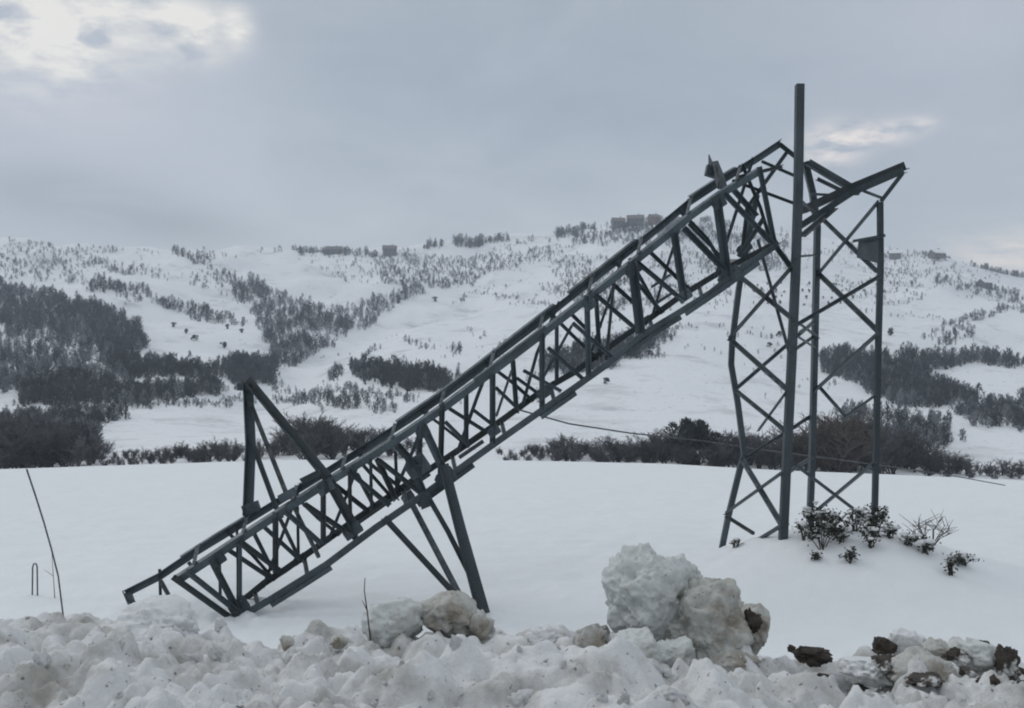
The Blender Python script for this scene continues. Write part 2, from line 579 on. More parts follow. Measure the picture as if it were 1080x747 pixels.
clod('snow_boulder', 684, 630, 6.7, 96, 98, M['ice'], 'largest block of packed greyish snow standing highest on the roadside bank', 'snow block', 103, rough=0.25, sub=6, depth=92, cuts=4, blobs=[((-0.15, -0.1, 1), 0.32, 0.2), ((-1, -0.3, 0.3), 0.35, 0.14), ((0.6, -0.6, 0.6), 0.3, 0.12), ((-0.6, -0.6, -0.5), 0.35, 0.1)])
clod('snow_boulder', 742, 665, 6.6, 92, 90, M['dirty'], 'grimy brownish snow block leaning on the right of the largest block', 'snow block', 118, rough=0.25, sub=6, depth=85, cuts=4, blobs=[((0.5, -0.3, 0.9), 0.35, 0.15), ((-0.4, -0.5, 0.8), 0.3, 0.12)])
clod('snow_boulder', 792, 660, 6.9, 46, 52, M['dirty'], 'small rounded snow block with dark soil core beside the grimy block', 'snow block', 123, rough=0.25)
clod('snow_boulder', 668, 689, 6.1, 64, 50, M['ice'], 'pale rounded snow block lying below the largest block', 'snow block', 134, rough=0.18, cuts=4)
clod('snow_boulder', 624, 678, 6.4, 42, 42, M['dirty'], 'brown stained snow block at the lower left of the largest block', 'snow block', 145)
clod('snow_boulder', 416, 657, 6.9, 66, 56, M['ice'], 'smooth pale grey snow block left of the stained pair under the arm', 'snow block', 156, rough=0.16, cuts=3)
clod('snow_boulder', 472, 648, 7.0, 66, 50, M['dirty'], 'yellowish dirty snow block below the downward pylon arm', 'snow block', 167, rough=0.24)
clod('snow_boulder', 507, 659, 6.9, 24, 28, M['dirty'], 'little brown snow lump touching the right of the yellowish block', 'snow block', 178, rough=0.3, sub=4)
clod('snow_boulder', 172, 664, 7.2, 74, 54, M['clod'], 'clean white snow heap under the lowest end of the fallen pylon', 'snow block', 181, rough=0.3)
clod('snow_boulder', 990, 691, 6.3, 34, 36, M['dirty'], 'tan stained snow block between black soil clods at the right', 'snow block', 192)
clod('snow_boulder', 1032, 692, 6.2, 56, 40, M['ice'], 'grey rounded snow block second from the right end of the bank', 'snow block', 204)
clod('snow_boulder', 957, 684, 6.6, 40, 36, M['clod'], 'white snow lump behind the black soil clods at the right', 'snow block', 215)
clod('snow_boulder', 918, 706, 6.0, 58, 30, M['clod'], 'low flat snow lump left of the tan stained block', 'snow block', 226)
clod('snow_boulder', 972, 710, 5.8, 60, 36, M['dirty'], 'muddy snow lump in front of the tan stained block', 'snow block', 231)

clod('snow_boulder', 706, 692, 6.25, 50, 40, M['ice'], 'grey snow lump wedged between the two biggest blocks at their foot', 'snow block', 241, rough=0.3)
clod('snow_boulder', 768, 697, 6.35, 56, 40, M['dirty'], 'stained snow lump at the right foot of the grimy block', 'snow block', 252, rough=0.3)
clod('snow_boulder', 716, 612, 6.75, 46, 40, M['ice'], 'rough snow lump stuck on the upper right shoulder of the largest block', 'snow block', 263, rough=0.35)
clod('snow_boulder', 575, 676, 6.7, 34, 26, M['clod'], 'pale snow lump on the bank well left of the largest block', 'snow block', 274, rough=0.3)
soil = [(934, 685, 6.5, 30, 20, 'black soil clod on top of the bank left of the white lump'),
        (853, 692, 6.4, 40, 22, 'longest flat black soil clod at the left of the soil scatter'),
        (1062, 706, 6.0, 26, 34, 'upright black soil clod at the far right end of the bank'),
        (976, 719, 5.6, 44, 14, 'thin black soil slab in front of the muddy snow lump'),
        (1008, 697, 6.15, 22, 22, 'small black soil clod between the tan and the grey block'),
        (938, 702, 5.9, 32, 26, 'brownish soil clod in front of the topmost soil clod'),
        (834, 686, 6.6, 10, 10, 'tiniest black soil crumb beside the longest flat clod'),
        (1036, 676, 6.25, 14, 12, 'small soil crumb lying on the grey rounded block'),
        (1020, 712, 5.8, 22, 12, 'small dark soil clod below the grey rounded block'),
        (868, 716, 5.7, 14, 9, 'lone dark crumb in the snow below the longest flat clod')]
for k, (px, py, Y, w, h, lb) in enumerate(soil):
    clod('soil_clod', px, py + (4 if k == 7 else -2), Y, w * 0.85, h * 0.9, M['soil' if k in (0, 1, 6, 7, 9) else 'soilsnow'], lb, 'soil clod', 300 + k * 7, rough=0.5, sub=5, group='dark soil clods on the right of the snow bank', cuts=6)
for k, (px, py, Y, w, h, lb) in enumerate([(792, 655, 6.68, 16, 26, 'dark earth core showing in the small rounded block'),
                                          (302, 678, 6.5, 13, 14, 'small brown stained lump in the bank below the fallen truss'),
                                          (357, 676, 6.5, 18, 14, 'small brown stained lump left of the smooth pale block')]):
    clod('soil_clod', px, py, Y, w, h, M['soil' if k == 0 else 'dirty'], lb, 'soil clod', 400 + k * 7, rough=0.45, sub=4)

rs_c = random.Random(31)
CRUMBS = [clod_mesh('soil_crumb', 700 + k, 3, 0.45, cuts=4) for k in range(4)]
for m_ in CRUMBS:
    m_.materials.append(M['soil'])
for k in range(34):
    Y = rs_c.uniform(5.4, 6.9)
    px = 820 + 270 * rs_c.random() ** 0.75
    x = (px - CX) / F * Y
    r = rs_c.uniform(0.012, 0.042)
    o = bpy.data.objects.new('soil_crumb', CRUMBS[k % 4])
    COL.objects.link(o)
    o.location = (x, Y, bz(x, Y) + r * 0.35)
    o.scale = (r * rs_c.uniform(0.9, 1.8), r, r * rs_c.uniform(0.6, 1.0))
    o.rotation_euler = (rs_c.uniform(-.4, .4), rs_c.uniform(-.4, .4), rs_c.uniform(0, 6))
    tag(o, 'small dark soil crumb among the dirty snow lumps on the bank far right', 'soil crumb', 'soil crumbs at the right end of the bank')

# broken snow lumps all over the bank
LUMPS = [clod_mesh('snow_lump', 500 + k, 4, 0.42, cuts=3) for k in range(7)]
for m_ in LUMPS:
    m_.materials.append(M['clod'])
rs = np.random.default_rng(77)
lump_n = 0
while lump_n < 170:
    Y = rs.uniform(3.9, 7.4)
    px = rs.uniform(-60, 1140)
    x = (px - CX) / F * Y
    r = (0.018 + 0.055 * rs.random() ** 2.0)
    z = bz(x, Y)
    o = bpy.data.objects.new('snow_lump', LUMPS[int(rs.integers(7))])
    COL.objects.link(o)
    o.location = (x, Y, z + r * rs.uniform(0.0, 0.35))
    o.scale = (r * rs.uniform(0.8, 1.3), r * rs.uniform(0.8, 1.3), r * rs.uniform(0.6, 1.0))
    o.rotation_euler = rs.uniform(0, 6.28, 3)
    tag(o, 'small broken snow lump lying on the ploughed roadside bank', 'snow lump', 'broken lumps scattered over the snow bank')
    lump_n += 1

# ------------------------------------------------------------------ the pylon
pyl = empty('collapsed_pylon', P(843, 572, 20.0))
tag(pyl, 'collapsed grey steel lattice pylon, snapped above its base with its top lying in snow', 'pylon')
ORG = pyl.location.copy()
S = M['steel']


def steel(name, mb, parent=None):
    me = bpy.data.meshes.new(name)
    me.from_pydata([tuple(Vector(v) - ORG) for v in mb.v], [], mb.f)
    me.update()
    return link(name, me, S, parent or pyl)


def member(name, pts, w, ref=(0, -0.25, 1), sx=1, sy=1, parent=None, t=None):
    mb = MB()
    mb.angle(pts, w, ref, t, sx, sy)
    return steel(name, mb, parent)


# standing stump: four legs on a square seen nearly corner-on
YL = {1: 20.7, 2: 18.6, 3: 21.4, 4: 19.3}


def leg_px(k, rows, w, ref, sx, sy):
    return member('leg', [P(x, y, YL[k] + dy) for x, y, dy in rows], w, ref, sx, sy)


leg_px(1, [(758, 585, 0.1), (766, 545, 0.05), (779, 492, -0.1), (783, 480, -0.15), (776, 425, 0.0), (769, 385, 0.05), (770, 362, 0), (777, 305, -0.1), (787, 250, -0.3), (796, 205, -0.5)], 0.115, (1, 0, 0), 1, 1)
leg_px(2, [(822, 590, 0), (826, 500, 0), (832, 380, 0), (836, 290, 0.05), (839, 200, 0.1), (840.5, 88, 0.15)], 0.155, (1, 0, 0), 1, 1)
leg_px(3, [(849, 575, 0), (852, 500, 0), (855, 380, 0), (857, 290, 0), (858, 240, -0.05), (853, 205, -0.3), (845, 172, -0.6)], 0.165, (1, 0, 0), 1, -1)
leg_px(4, [(920, 575, 0), (922, 490, 0), (925, 350, 0), (927, 280, 0), (926.5, 213, 0)], 0.105, (1, 0, 0), 1, 1)


def br(a, b, w, ka, kb, da=0.0, db=0.0):
    """brace between two stump legs (pixels a, b; leg numbers give the real depth)"""
    ya = YL[ka] + da if isinstance(ka, int) else ka
    yb = YL[kb] + db if isinstance(kb, int) else kb
    return member('brace', [P(*a, ya), P(*b, yb)], w * 0.72)


br((770, 359), (838, 282), 0.125, 1, 2, -0.1, 0.1)
br((779, 291), (837, 338), 0.105, 1, 2)
br((771, 359), (831, 412), 0.11, 1, 2)
br((777, 410), (857, 341), 0.085, 1, 3)
br((777, 413), (830, 456), 0.095, 1, 2, -0.06, 0.06)
br((801, 455), (833, 411), 0.085, 19.7, 2)
br((783, 484), (826, 555), 0.12, 1, 2, -0.1)
br((766, 543), (829, 498), 0.10, 1, 2, 0.1)
br((766, 545), (796, 564), 0.085, 1, 19.8)
br((800, 572), (828, 555), 0.12, 19.6, 2)
br((836, 346), (928, 292), 0.085, 2, 4, 0.1)
br((862, 288), (928, 352), 0.115, 3, 4, 0, 0.1)
br((836, 338), (862, 357), 0.085, 2, 3)
br((858, 416), (928, 353), 0.125, 3, 4, 0, -0.1)
br((864, 408), (894, 442), 0.08, 3, 20.4)
br((890, 443), (926, 417), 0.08, 20.3, 4)
br((838, 492), (908, 545), 0.095, 2, 19.6)
br((858, 544), (925, 488), 0.115, 3, 4)
br((862, 293), (928, 214), 0.12, 3, 4)
br((866, 230), (926, 288), 0.10, 3, 4, 0, 0.12)
br((842, 352), (858, 341), 0.07, 2, 3)
br((842, 357), (859, 368), 0.07, 2, 3)
br((834, 372), (857, 356), 0.07, 2, 3)
br((838, 272), (860, 270), 0.06, 2, 3)
br((829, 500), (856, 483), 0.08, 2, 3)
br((785, 485), (854, 440), 0.08, 1, 3)
br((800, 253), (833, 372), 0.0001 + 0.07, 20.2, 2)
# torn sheet hanging between the right legs
mb = MB()
c = [P(906, 252, 19.9), P(928, 251, 19.3), P(927, 278, 19.35), P(904, 272, 20.0)]
n = (c[1] - c[0]).cross(c[3] - c[0]).normalized() * 0.012
mb.add([q - n for q in c] + [q + n for q in c], [(0, 1, 2, 3), (7, 6, 5, 4), (0, 4, 5, 1), (1, 5, 6, 2), (2, 6, 7, 3), (3, 7, 4, 0)])
steel('plate', mb)
member('brace', [P(900, 256, 19.95), P(934, 250, 19.2)], 0.06)
# broken upper rim of the stump
arm = member('beam', [P(956, 179, 19.0), P(897, 203, 19.9), P(846, 226, 20.9)], 0.17, (0, -0.4, 1), 1, 1)
member('beam', [P(954, 183, 18.95), P(899, 207, 19.8), P(842, 244, 20.5)], 0.14, (0, -0.4, 1), 1, 1)
member('beam', [P(852, 174, 20.8), P(906, 206, 20.0)], 0.14, (0, -0.3, 1))
member('brace', [P(862, 190, 20.8), P(895, 206, 20.1)], 0.07)
member('brace', [P(856, 206, 20.9), P(893, 208, 20.1)], 0.055)
member('brace', [P(931, 214, 19.3), P(954, 184, 19.0)], 0.085)
member('brace', [P(931, 211, 19.3), P(910, 203, 19.7)], 0.06)
member('brace', [P(843, 213, 19.0), P(862, 230, 21.0)], 0.08)
member('brace', [P(845, 250, 18.9), P(880, 220, 20.6)], 0.09)


# fallen shaft: four chords, square section, lying down to the left and slightly towards the camera
def yc(px):
    return 16.2 + (px - 130) / 710 * 3.4


HD = 0.58
CH = {
    'A': [(131, 623), (167, 605), (204, 580), (255, 549), (340, 497), (380, 472), (430, 440), (465, 416), (500, 390), (519, 374), (564, 340), (607, 306), (643, 278), (686, 244), (726, 211), (764, 186), (798, 165), (822, 149)],
    'B': [(185, 610), (222, 586), (270, 554), (340, 509), (380, 485), (430, 453), (465, 429), (519, 389), (564, 355), (600, 327), (643, 294), (690, 256), (728, 225), (760, 202), (802, 177)],
    'C': [(240, 648), (254, 640), (281, 618), (304, 603), (374, 553), (419, 522), (461, 494), (491, 474), (530, 447), (575, 414), (607, 396), (681, 343), (720, 315), (764, 288), (822, 258)],
    'D': [(246, 654), (262, 650), (290, 634), (346, 599), (398, 560), (446, 527), (497, 490), (532, 465), (579, 432), (605, 414), (640, 389), (681, 355), (716, 334), (751, 312), (773, 294), (820, 262)],
}
SIDE = {'A': 1, 'B': -1, 'C': 1, 'D': -1}
ends = {'A': 0.15, 'B': 0.165, 'C': 0.155, 'D': 0.175}


def cpt(ch, px, off=0.0):
    """point on a chord at a photo column"""
    pts = CH[ch]
    py = np.interp(px, [q[0] for q in pts], [q[1] for q in pts])
    return P(px, py, yc(px) + SIDE[ch] * HD + off)


def chord(ch, sx, sy, ref, w):
    pts = CH[ch]
    full = [P(x, y, yc(x) + SIDE[ch] * HD) for x, y in pts]
    return member('chord', full, w, ref, sx, sy)


chord('A', -1, 1, (0, 0.2, 1), 0.125)
chord('B', -1, -1, (0, -0.2, 1), 0.13)
chord('C', 1, 1, (0, 0.2, 1), 0.125)
chord('D', 1, -1, (0, -0.2, 1), 0.13)


def splice(ch, x0, x1, w, dz, dy):
    """doubling angle bolted along part of a chord"""
    n = max(2, int((x1 - x0) / 40))
    pts = [cpt(ch, x0 + (x1 - x0) * i / n, dy) + Vector((0, 0, dz)) for i in range(n + 1)]
    mb = MB()
    mb.angle(pts, w, (0, -0.2, 1), 0.016, -1, -1)
    return steel('splice_angle', mb)


splice('A', 418, 585, 0.11, 0.05, -0.03)
splice('A', 600, 672, 0.12, 0.055, -0.03)
splice('A', 728, 776, 0.11, 0.05, -0.03)
splice('B', 500, 575, 0.09, 0.05, -0.04)
splice('D', 285, 349, 0.075, -0.012, -0.03)
splice('D', 440, 499, 0.08, -0.012, -0.03)
splice('D', 570, 607, 0.08, -0.012, -0.03)
splice('D', 660, 718, 0.075, -0.012, -0.03)
splice('C', 360, 452, 0.10, 0.05, 0.0)
splice('D', 722, 800, 0.10, 0.02, -0.03)
splice('A', 190, 262, 0.08, 0.03, -0.03)


def web(a, b, w, face, rot=1):
    """lattice member on the front (f), back (b) or across (x, y) of the fallen shaft"""
    s = {'f': (-1, -1), 'b': (1, 1), 'x': (-1, 1), 'y': (1, -1), 'm': (0, 0)}[face]
    h = HD - 0.03
    return member('lattice_bar', [P(*a, yc(a[0]) + s[0] * h), P(*b, yc(b[0]) + s[1] * h)], w * 0.7, (0.4, -1, 0.3), 1, rot)


WEB = [
    ((170, 600), (171, 634), .075, 'b'), ((170, 610), (183, 634), .09, 'x'),
    ((184, 606), (246, 650), .14, 'f'), ((198, 600), (256, 646), .13, 'f'),
    ((225, 588), (254, 644), .15, 'f'), ((233, 592), (234, 636), .075, 'b'), ((255, 566), (255, 640), .085, 'f'),
    ((240, 577), (288, 609), .11, 'b'), ((253, 568), (296, 600), .12, 'f'), ((268, 560), (288, 600), .085, 'x'),
    ((293, 540), (293, 604), .13, 'f'), ((279, 554), (316, 588), .10, 'b'), ((296, 546), (318, 592), .08, 'x'),
    ((302, 538), (340, 572), .12, 'f'), ((315, 534), (316, 592), .07, 'b'), ((322, 530), (376, 566), .12, 'f'),
    ((343, 514), (343, 574), .12, 'f'), ((312, 536), (338, 588), .09, 'y'),
    ((370, 494), (371, 556), .085, 'f'), ((349, 506), (392, 540), .11, 'b'), ((371, 498), (412, 532), .11, 'f'),
    ((376, 498), (394, 532), .085, 'x'), ((392, 484), (393, 542), .07, 'f'), ((398, 482), (418, 526), .12, 'x'),
    ((382, 488), (412, 522), .08, 'b'), ((418, 476), (420, 524), .075, 'b'), ((400, 484), (446, 520), .11, 'f'),
    ((420, 468), (440, 490), .16, 'f'), ((432, 480), (448, 518), .17, 'f'),
    ((445, 450), (443, 506), .12, 'f'), ((447, 446), (473, 502), .17, 'f'), ((468, 428), (466, 504), .12, 'f'),
    ((474, 430), (512, 454), .085, 'b'), ((470, 444), (496, 470), .085, 'f'), ((493, 414), (493, 470), .11, 'b'),
    ((521, 395), (521, 468), .125, 'f'), ((542, 380), (546, 436), .11, 'b'), ((523, 408), (546, 430), .075, 'f'),
    ((545, 398), (570, 416), .075, 'b'), ((500, 432), (526, 452), .075, 'f'), ((573, 352), (573, 432), .12, 'f'),
    ((588, 340), (588, 406), .09, 'b'), ((552, 390), (592, 412), .075, 'f'), ((600, 328), (622, 350), .085, 'b'),
    ((578, 366), (616, 400), .085, 'f'), ((620, 312), (622, 398), .12, 'f'), ((629, 306), (633, 372), .10, 'b'),
    ((604, 340), (650, 380), .085, 'f'), ((643, 296), (676, 326), .095, 'b'), ((628, 310), (668, 344), .095, 'f'),
    ((668, 276), (677, 352), .20, 'f'), ((664, 272), (694, 326), .08, 'b'), ((672, 276), (722, 318), .10, 'f'),
    ((684, 264), (726, 304), .09, 'b'), ((686, 302), (706, 289), .075, 'f'), ((691, 319), (711, 306), .08, 'f'),
    ((712, 246), (722, 316), .155, 'f'), ((721, 240), (764, 284), .13, 'f'), ((726, 236), (770, 280), .06, 'b'),
    ((757, 212), (768, 292), .19, 'f'), ((764, 204), (820, 262), .12, 'f'), ((770, 196), (798, 228), .13, 'b'),
    ((832, 160), (789, 220), .10, 'b'), ((789, 218), (783, 272), .10, 'b'), ((806, 232), (780, 272), .11, 'f'),
    ((801, 176), (818, 262), .11, 'f'), ((772, 190), (842, 216), .07, 'b'), ((803, 170), (842, 187), .07, 'b'),
    ((778, 186), (824, 175), .085, 'x'), ((822, 152), (842, 168), .10, 'b'), ((815, 256), (836, 284), .11, 'f'),
    ((604, 344), (572, 402), .07, 'b'), ((540, 392), (524, 440), .06, 'y'), ((648, 298), (640, 380), .07, 'y'),
]
for a, b, w, face in WEB:
    web(a, b, w, face)
# thin secondary diagonals on the rear face, some bent by the fall
rs_b = random.Random(4)
for k, x in enumerate(range(205, 790, 34)):
    up_, lo_ = ('A', 'C')
    xa, xb = (x, x + 52) if k % 2 else (x + 46, x + 6)
    pa, pb = cpt(up_, max(xa, 150), -0.03), cpt(lo_, min(max(xb, 252), 815), -0.03)
    mid = (pa + pb) / 2 + Vector((rs_b.gauss(0, .04), rs_b.gauss(0, .05), rs_b.gauss(0, .05)))
    member('thin_diagonal', [pa, mid, pb], rs_b.choice((0.045, 0.055, 0.06)), (0.4, -1, 0.3))
# top and bottom faces: short zigzag between paired chords
for k, x in enumerate(range(210, 800, 52)):
    member('cross_strut', [cpt('A', x), cpt('B', x - 4)], 0.06, (0.3, 0, 1))
for k, x in enumerate(range(270, 800, 52)):
    member('cross_strut', [cpt('C', x), cpt('D', x + 4)], 0.06, (0.3, 0, 1))


def gusset(px, py, w, h, face, rot=0.6):
    k = yc(px) / F * 0.6
    s = {'f': -1, 'b': 1}[face]
    mb = MB()
    c_ = P(px, py, yc(px) + s * (HD + 0.012))
    a = Vector((math.cos(rot), 0.08, math.sin(rot))).normalized()
    b_ = Vector((-math.sin(rot), 0, math.cos(rot)))
    q = [a * (w * k / 2) * i + b_ * (h * k / 2) * j for i, j in ((-1, -0.9), (-0.9, -1), (0.9, -1), (1, -0.5), (1, 0.9), (0.9, 1), (-0.6, 1), (-1, 0.6))]
    n_ = Vector((0, 0.008, 0))
    mb.add([c_ + p - n_ for p in q] + [c_ + p + n_ for p in q], [tuple(range(8)), tuple(range(15, 7, -1))] + [(i, i + 8, (i + 1) % 8 + 8, (i + 1) % 8) for i in range(8)])
    g = steel('gusset_plate', mb)
    for i in range(-1, 2):
        bolt = MB()
        bc = c_ + a * (w * k * 0.27 * i) + b_ * (h * k * 0.2 * (1 if i else -1)) + Vector((0, s * 0.018, 0))
        bolt.box(bc, (0.017, 0, 0), (0, 0.014, 0), (0, 0, 0.017))
        steel('bolt', bolt, g)


for g in [(252, 640, 34, 26, 'f'), (230, 590, 26, 20, 'f'), (343, 514, 30, 22, 'f'), (292, 545, 22, 16, 'b'), (316, 590, 26, 14, 'b'), (372, 560, 34, 20, 'f'), (440, 492, 40, 34, 'f'), (470, 504, 36, 26, 'f'), (446, 456, 24, 18, 'f'), (521, 455, 22, 16, 'f'), (573, 415, 24, 18, 'f'), (622, 322, 22, 16, 'f'), (668, 284, 26, 20, 'f'), (722, 312, 26, 18, 'f'), (770, 292, 44, 26, 'f'), (758, 214, 26, 20, 'f'), (679, 340, 30, 14, 'b'), (430, 524, 24, 16, 'b'), (785, 262, 30, 18, 'b'), (790, 224, 18, 14, 'b')]:
    gusset(*g)
# bent stubs left at the broken head
member('chord', [P(131, 627, 16.75), P(136, 640, 16.6), P(146, 646, 16.5)], 0.13, (1, 0, 0))
member('brace', [P(747, 172, 19.6), P(752, 184, 19.3), P(757, 200, 19.0)], 0.2, (1, 0, 0.2))
mb = MB()
mb.box(P(750, 181, 19.35), (0.11, 0.02, -0.03), (0, 0.1, 0), (0.02, 0, 0.1))
steel('plate', mb)
member('brace', [P(204, 604, 16.9), P(197, 594, 16.9)], 0.08)

# crossarm pointing up
up = empty('crossarm', (0, 0, 0))
up.parent = pyl
AP = P(258, 403, 18.0)
member('strut', [AP, P(261, 470, 17.75), P(258, 545, 17.4)], 0.16, (1, 0, 0), 1, 1, up)
member('strut', [AP + Vector((0.02, 0, 0)), P(343, 506, 16.7), P(372, 560, 16.8)], 0.145, (1, 0, 1), 1, 1, up)
member('strut', [P(261, 424, 17.9), P(302, 528, 16.5)], 0.085, (1, 0, 0), 1, 1, up)
member('strut', [P(262, 462, 17.8), P(290, 538, 17.4)], 0.085, (1, 0, 0), 1, 1, up)
mb = MB()
mb.box(P(258, 408, 17.95), (0.12, 0, 0), (0, 0.09, 0), (0, 0, 0.07))
steel('end_plate', mb, up)
mb = MB()
mb.box(P(265, 536, 17.38), (0.14, 0, 0.05), (0, 0.07, 0), (-0.03, 0, 0.09))
steel('end_plate', mb, up)
mb = MB()
mb.box(P(303, 522, 16.5), (0.13, 0, 0.07), (0, 0.07, 0), (-0.03, 0, 0.06))
steel('foot_plate', mb, up)
mb = MB()
mb.box(P(328, 503, 16.6), (0.16, 0, 0.08), (0, 0.07, 0), (-0.03, 0, 0.05))
steel('foot_plate', mb, up)
# crossarm pointing down, its point in the snow
dn = empty('crossarm', (0, 0, 0))
dn.parent = pyl
TIP = P(510, 648, 16.25)
mb = MB()
mb.sweep([P(468, 490, 17.2), P(486, 560, 16.8), TIP], [(-.09, 0), (.09, 0), (.09, .02), (-.07, .02), (-.07, .15), (-.09, .15)], (1, 0, 0), [1.0, 1.12, 1.3])
steel('strut', mb, dn)
member('strut', [P(447, 522, 17.2), P(470, 562, 16.9), P(491, 604, 16.6)], 0.095, (1, 0, 0), 1, 1, dn)
member('strut', [P(430, 530, 18.3), P(484, 634, 16.6)], 0.115, (1, 0, 0.3), 1, 1, dn)
member('strut', [P(403, 548, 17.0), P(486, 638, 16.4)], 0.105, (1, 0, 0.3), 1, 1, dn)
mb = MB()
mb.box(P(449, 527, 17.15), (0.10, 0, 0.04), (0, 0.05, 0), (-0.03, 0, 0.14))
steel('foot_plate', mb, dn)
mb = MB()
mb.box(P(497, 474, 17.3), (0.22, 0, 0.15), (0, 0.05, 0), (-0.02, 0, 0.03))
steel('foot_plate', mb, dn)

# ------------------------------------------------------------------ cables and stakes
mb = MB()
cab = [P(546, 432, 18.0), P(600, 447, 19), P(665, 457, 20.5), P(740, 465, 22.0), P(800, 474, 23.0), P(870, 483, 24.5), P(930, 491, 26), P(1000, 501, 29), P(1060, 512, 32)]
mb.tube(cab, 0.016, 6)
o = mb.build('power_cable', M['cable'], origin=cab[0])
tag(o, 'thin slack cable running from the fallen shaft past the standing legs to the right', 'cable')
mb = MB()
base = P(68, 636, 16.0)
base.z = fz(base.x, base.y) - 0.05
pts = [base] + [P(68 - 40 * t + 2.5 * math.sin(t * 3.1), 636 - 141 * t, 16.0 - 0.5 * t) for t in (0.2, 0.4, 0.6, 0.8, 1.0)]
mb.tube(pts, 0.015, 6)
o = mb.build('loose_cable', M['cable'], origin=base)
tag(o, 'dark loose cable end rising slanted out of the snow at the left', 'cable')


def on_field(px, py, y0=14.0):
    """field point seen at a photo pixel"""
    y = np.linspace(y0, 58, 1200)
    x = (px - CX) / F * y
    z = field_z(x, y, np.interp(x / y * F + CX, us, Ek))
    rows = HZ - z / y * F
    k_ = int(np.argmax(rows <= py)) if (rows <= py).any() else int(np.argmin(np.abs(rows - py)))
    return Vector((float(x[k_]), float(y[k_]), float(z[k_])))


b0 = on_field(37, 628)
mb = MB()
k = b0.y / F
mb.tube([b0 + Vector((x_ * k, 0, z_ * k)) for x_, z_ in ((-3, -5), (-2.6, 29), (-1.4, 33), (0.8, 33.4), (2.2, 30), (2.6, -5))], 0.014, 8, ref=(0, 1, 0))
hoop = mb.build('wire_hoop', M['cable'], origin=b0)
tag(hoop, 'short narrow grey hoop stake standing in the snow beside the slanted cable', 'stake')
b1 = on_field(58, 631)
mb = MB()
mb.tube([b1 + Vector((0, 0, -0.05)), b1 + Vector((-0.03, 0, 0.4)), b1 + Vector((-0.06, 0, 0.85))], 0.009, 5, r1=0.004)
mb.tube([b1 + Vector((-0.03, 0, 0.4)), b1 + Vector((-0.2, 0, 0.52))], 0.006, 5, r1=0.003)
o = mb.build('dry_stalk', M['straw'], origin=b1)
tag(o, 'thin pale dry stalk between the hoop stake and the slanted cable', 'plant stalk')
b2 = P(392, 664, 6.7)
mb = MB()
mb.tube([b2 + Vector((0, 0, -0.15)), b2 + Vector((-0.03, 0, 0.12)), b2 + Vector((-0.055, 0.02, 0.27)), b2 + Vector((-0.05, 0.02, 0.36))], 0.006, 5, r1=0.003)
mb.tube([b2 + Vector((-0.035, 0, 0.14)), b2 + Vector((-0.07, 0.02, 0.2))], 0.004, 5, r1=0.002)
o = mb.build('dry_stalk', M['stem'], origin=b2)
tag(o, 'dark curved stalk sticking up from the bank beside the smooth pale block', 'plant stalk')


# ------------------------------------------------------------------ shrubs at the foot of the pylon
def shrub(px, py, w, h, leaves, lb, seed, bare=False, snow=True):
    rs_ = random.Random(seed)
    b = on_field(px, py)
    k = b.y / F
    W, H = w * k / 2, h * k
    root = empty('bare_shrub' if bare else 'evergreen_shrub', b)
    tag(root, lb, 'shrub')
    st, lf, sn = MB(), MB(), MB()
    tips = []
    for i in range(rs_.randint(7, 10) if not bare else 12):
        a = rs_.uniform(0, 6.28)
        d = rs_.uniform(0.15, 1.0)
        top = Vector((math.cos(a) * W * d, math.sin(a) * W * d, H * rs_.uniform(0.45, 1.0) * (1.1 - 0.35 * d)))
        mid = top * 0.5 + Vector((rs_.uniform(-.1, .1) * W, rs_.uniform(-.1, .1) * W, H * 0.08))
        st.tube([Vector((rs_.uniform(-.06, .06), rs_.uniform(-.06, .06), -0.06)), mid, top], 0.011 if bare else 0.013, 5, r1=0.004)
        tips += [mid, top, (mid + top) / 2]
        for q in range(4 if bare else 3):
            s0 = mid.lerp(top, rs_.uniform(0, 0.9))
            s1 = s0 + Vector((rs_.uniform(-.5, .5) * W, rs_.uniform(-.5, .5) * W, rs_.uniform(0.02, 0.35) * H))
            st.tube([s0, s1], 0.007, 4, r1=0.003)
            tips += [s1, (s0 + s1) / 2]
    st.build('stem', M['stem'], root)
    if not bare:
        for i in range(int(leaves * 1.15)):
            c_ = Vector(rs_.choice(tips)) + Vector((rs_.gauss(0, .045), rs_.gauss(0, .045), rs_.gauss(0, .035)))
            d = Vector((rs_.gauss(0, 1), rs_.gauss(0, 1), rs_.gauss(0.2, .6))).normalized()
            s = d.cross(Vector((rs_.gauss(0, 1), rs_.gauss(0, 1), 1))).normalized()
            L, wd = rs_.uniform(.05, .085), rs_.uniform(.014, .023)
            lf.add([c_ - d * L * .5, c_ + s * wd, c_ + d * L * .5, c_ - s * wd], [(0, 1, 2, 3)])
        lf.build('foliage', M['leaf'], root)
    if snow:
        for i in range(9):
            c_ = Vector(rs_.choice(tips))
            v, f = ICO[2]
            r = rs_.uniform(.03, .07)
            sn = MB()
            sn.add([c_ + Vector((p[0] * r * 1.4, p[1] * r * 1.3, p[2] * r * .7 + r * .4)) for p in v], [tuple(int(q) for q in t) for t in f])
            sn.build('snow_cap', M['clod'], root, smooth=True)
    return root


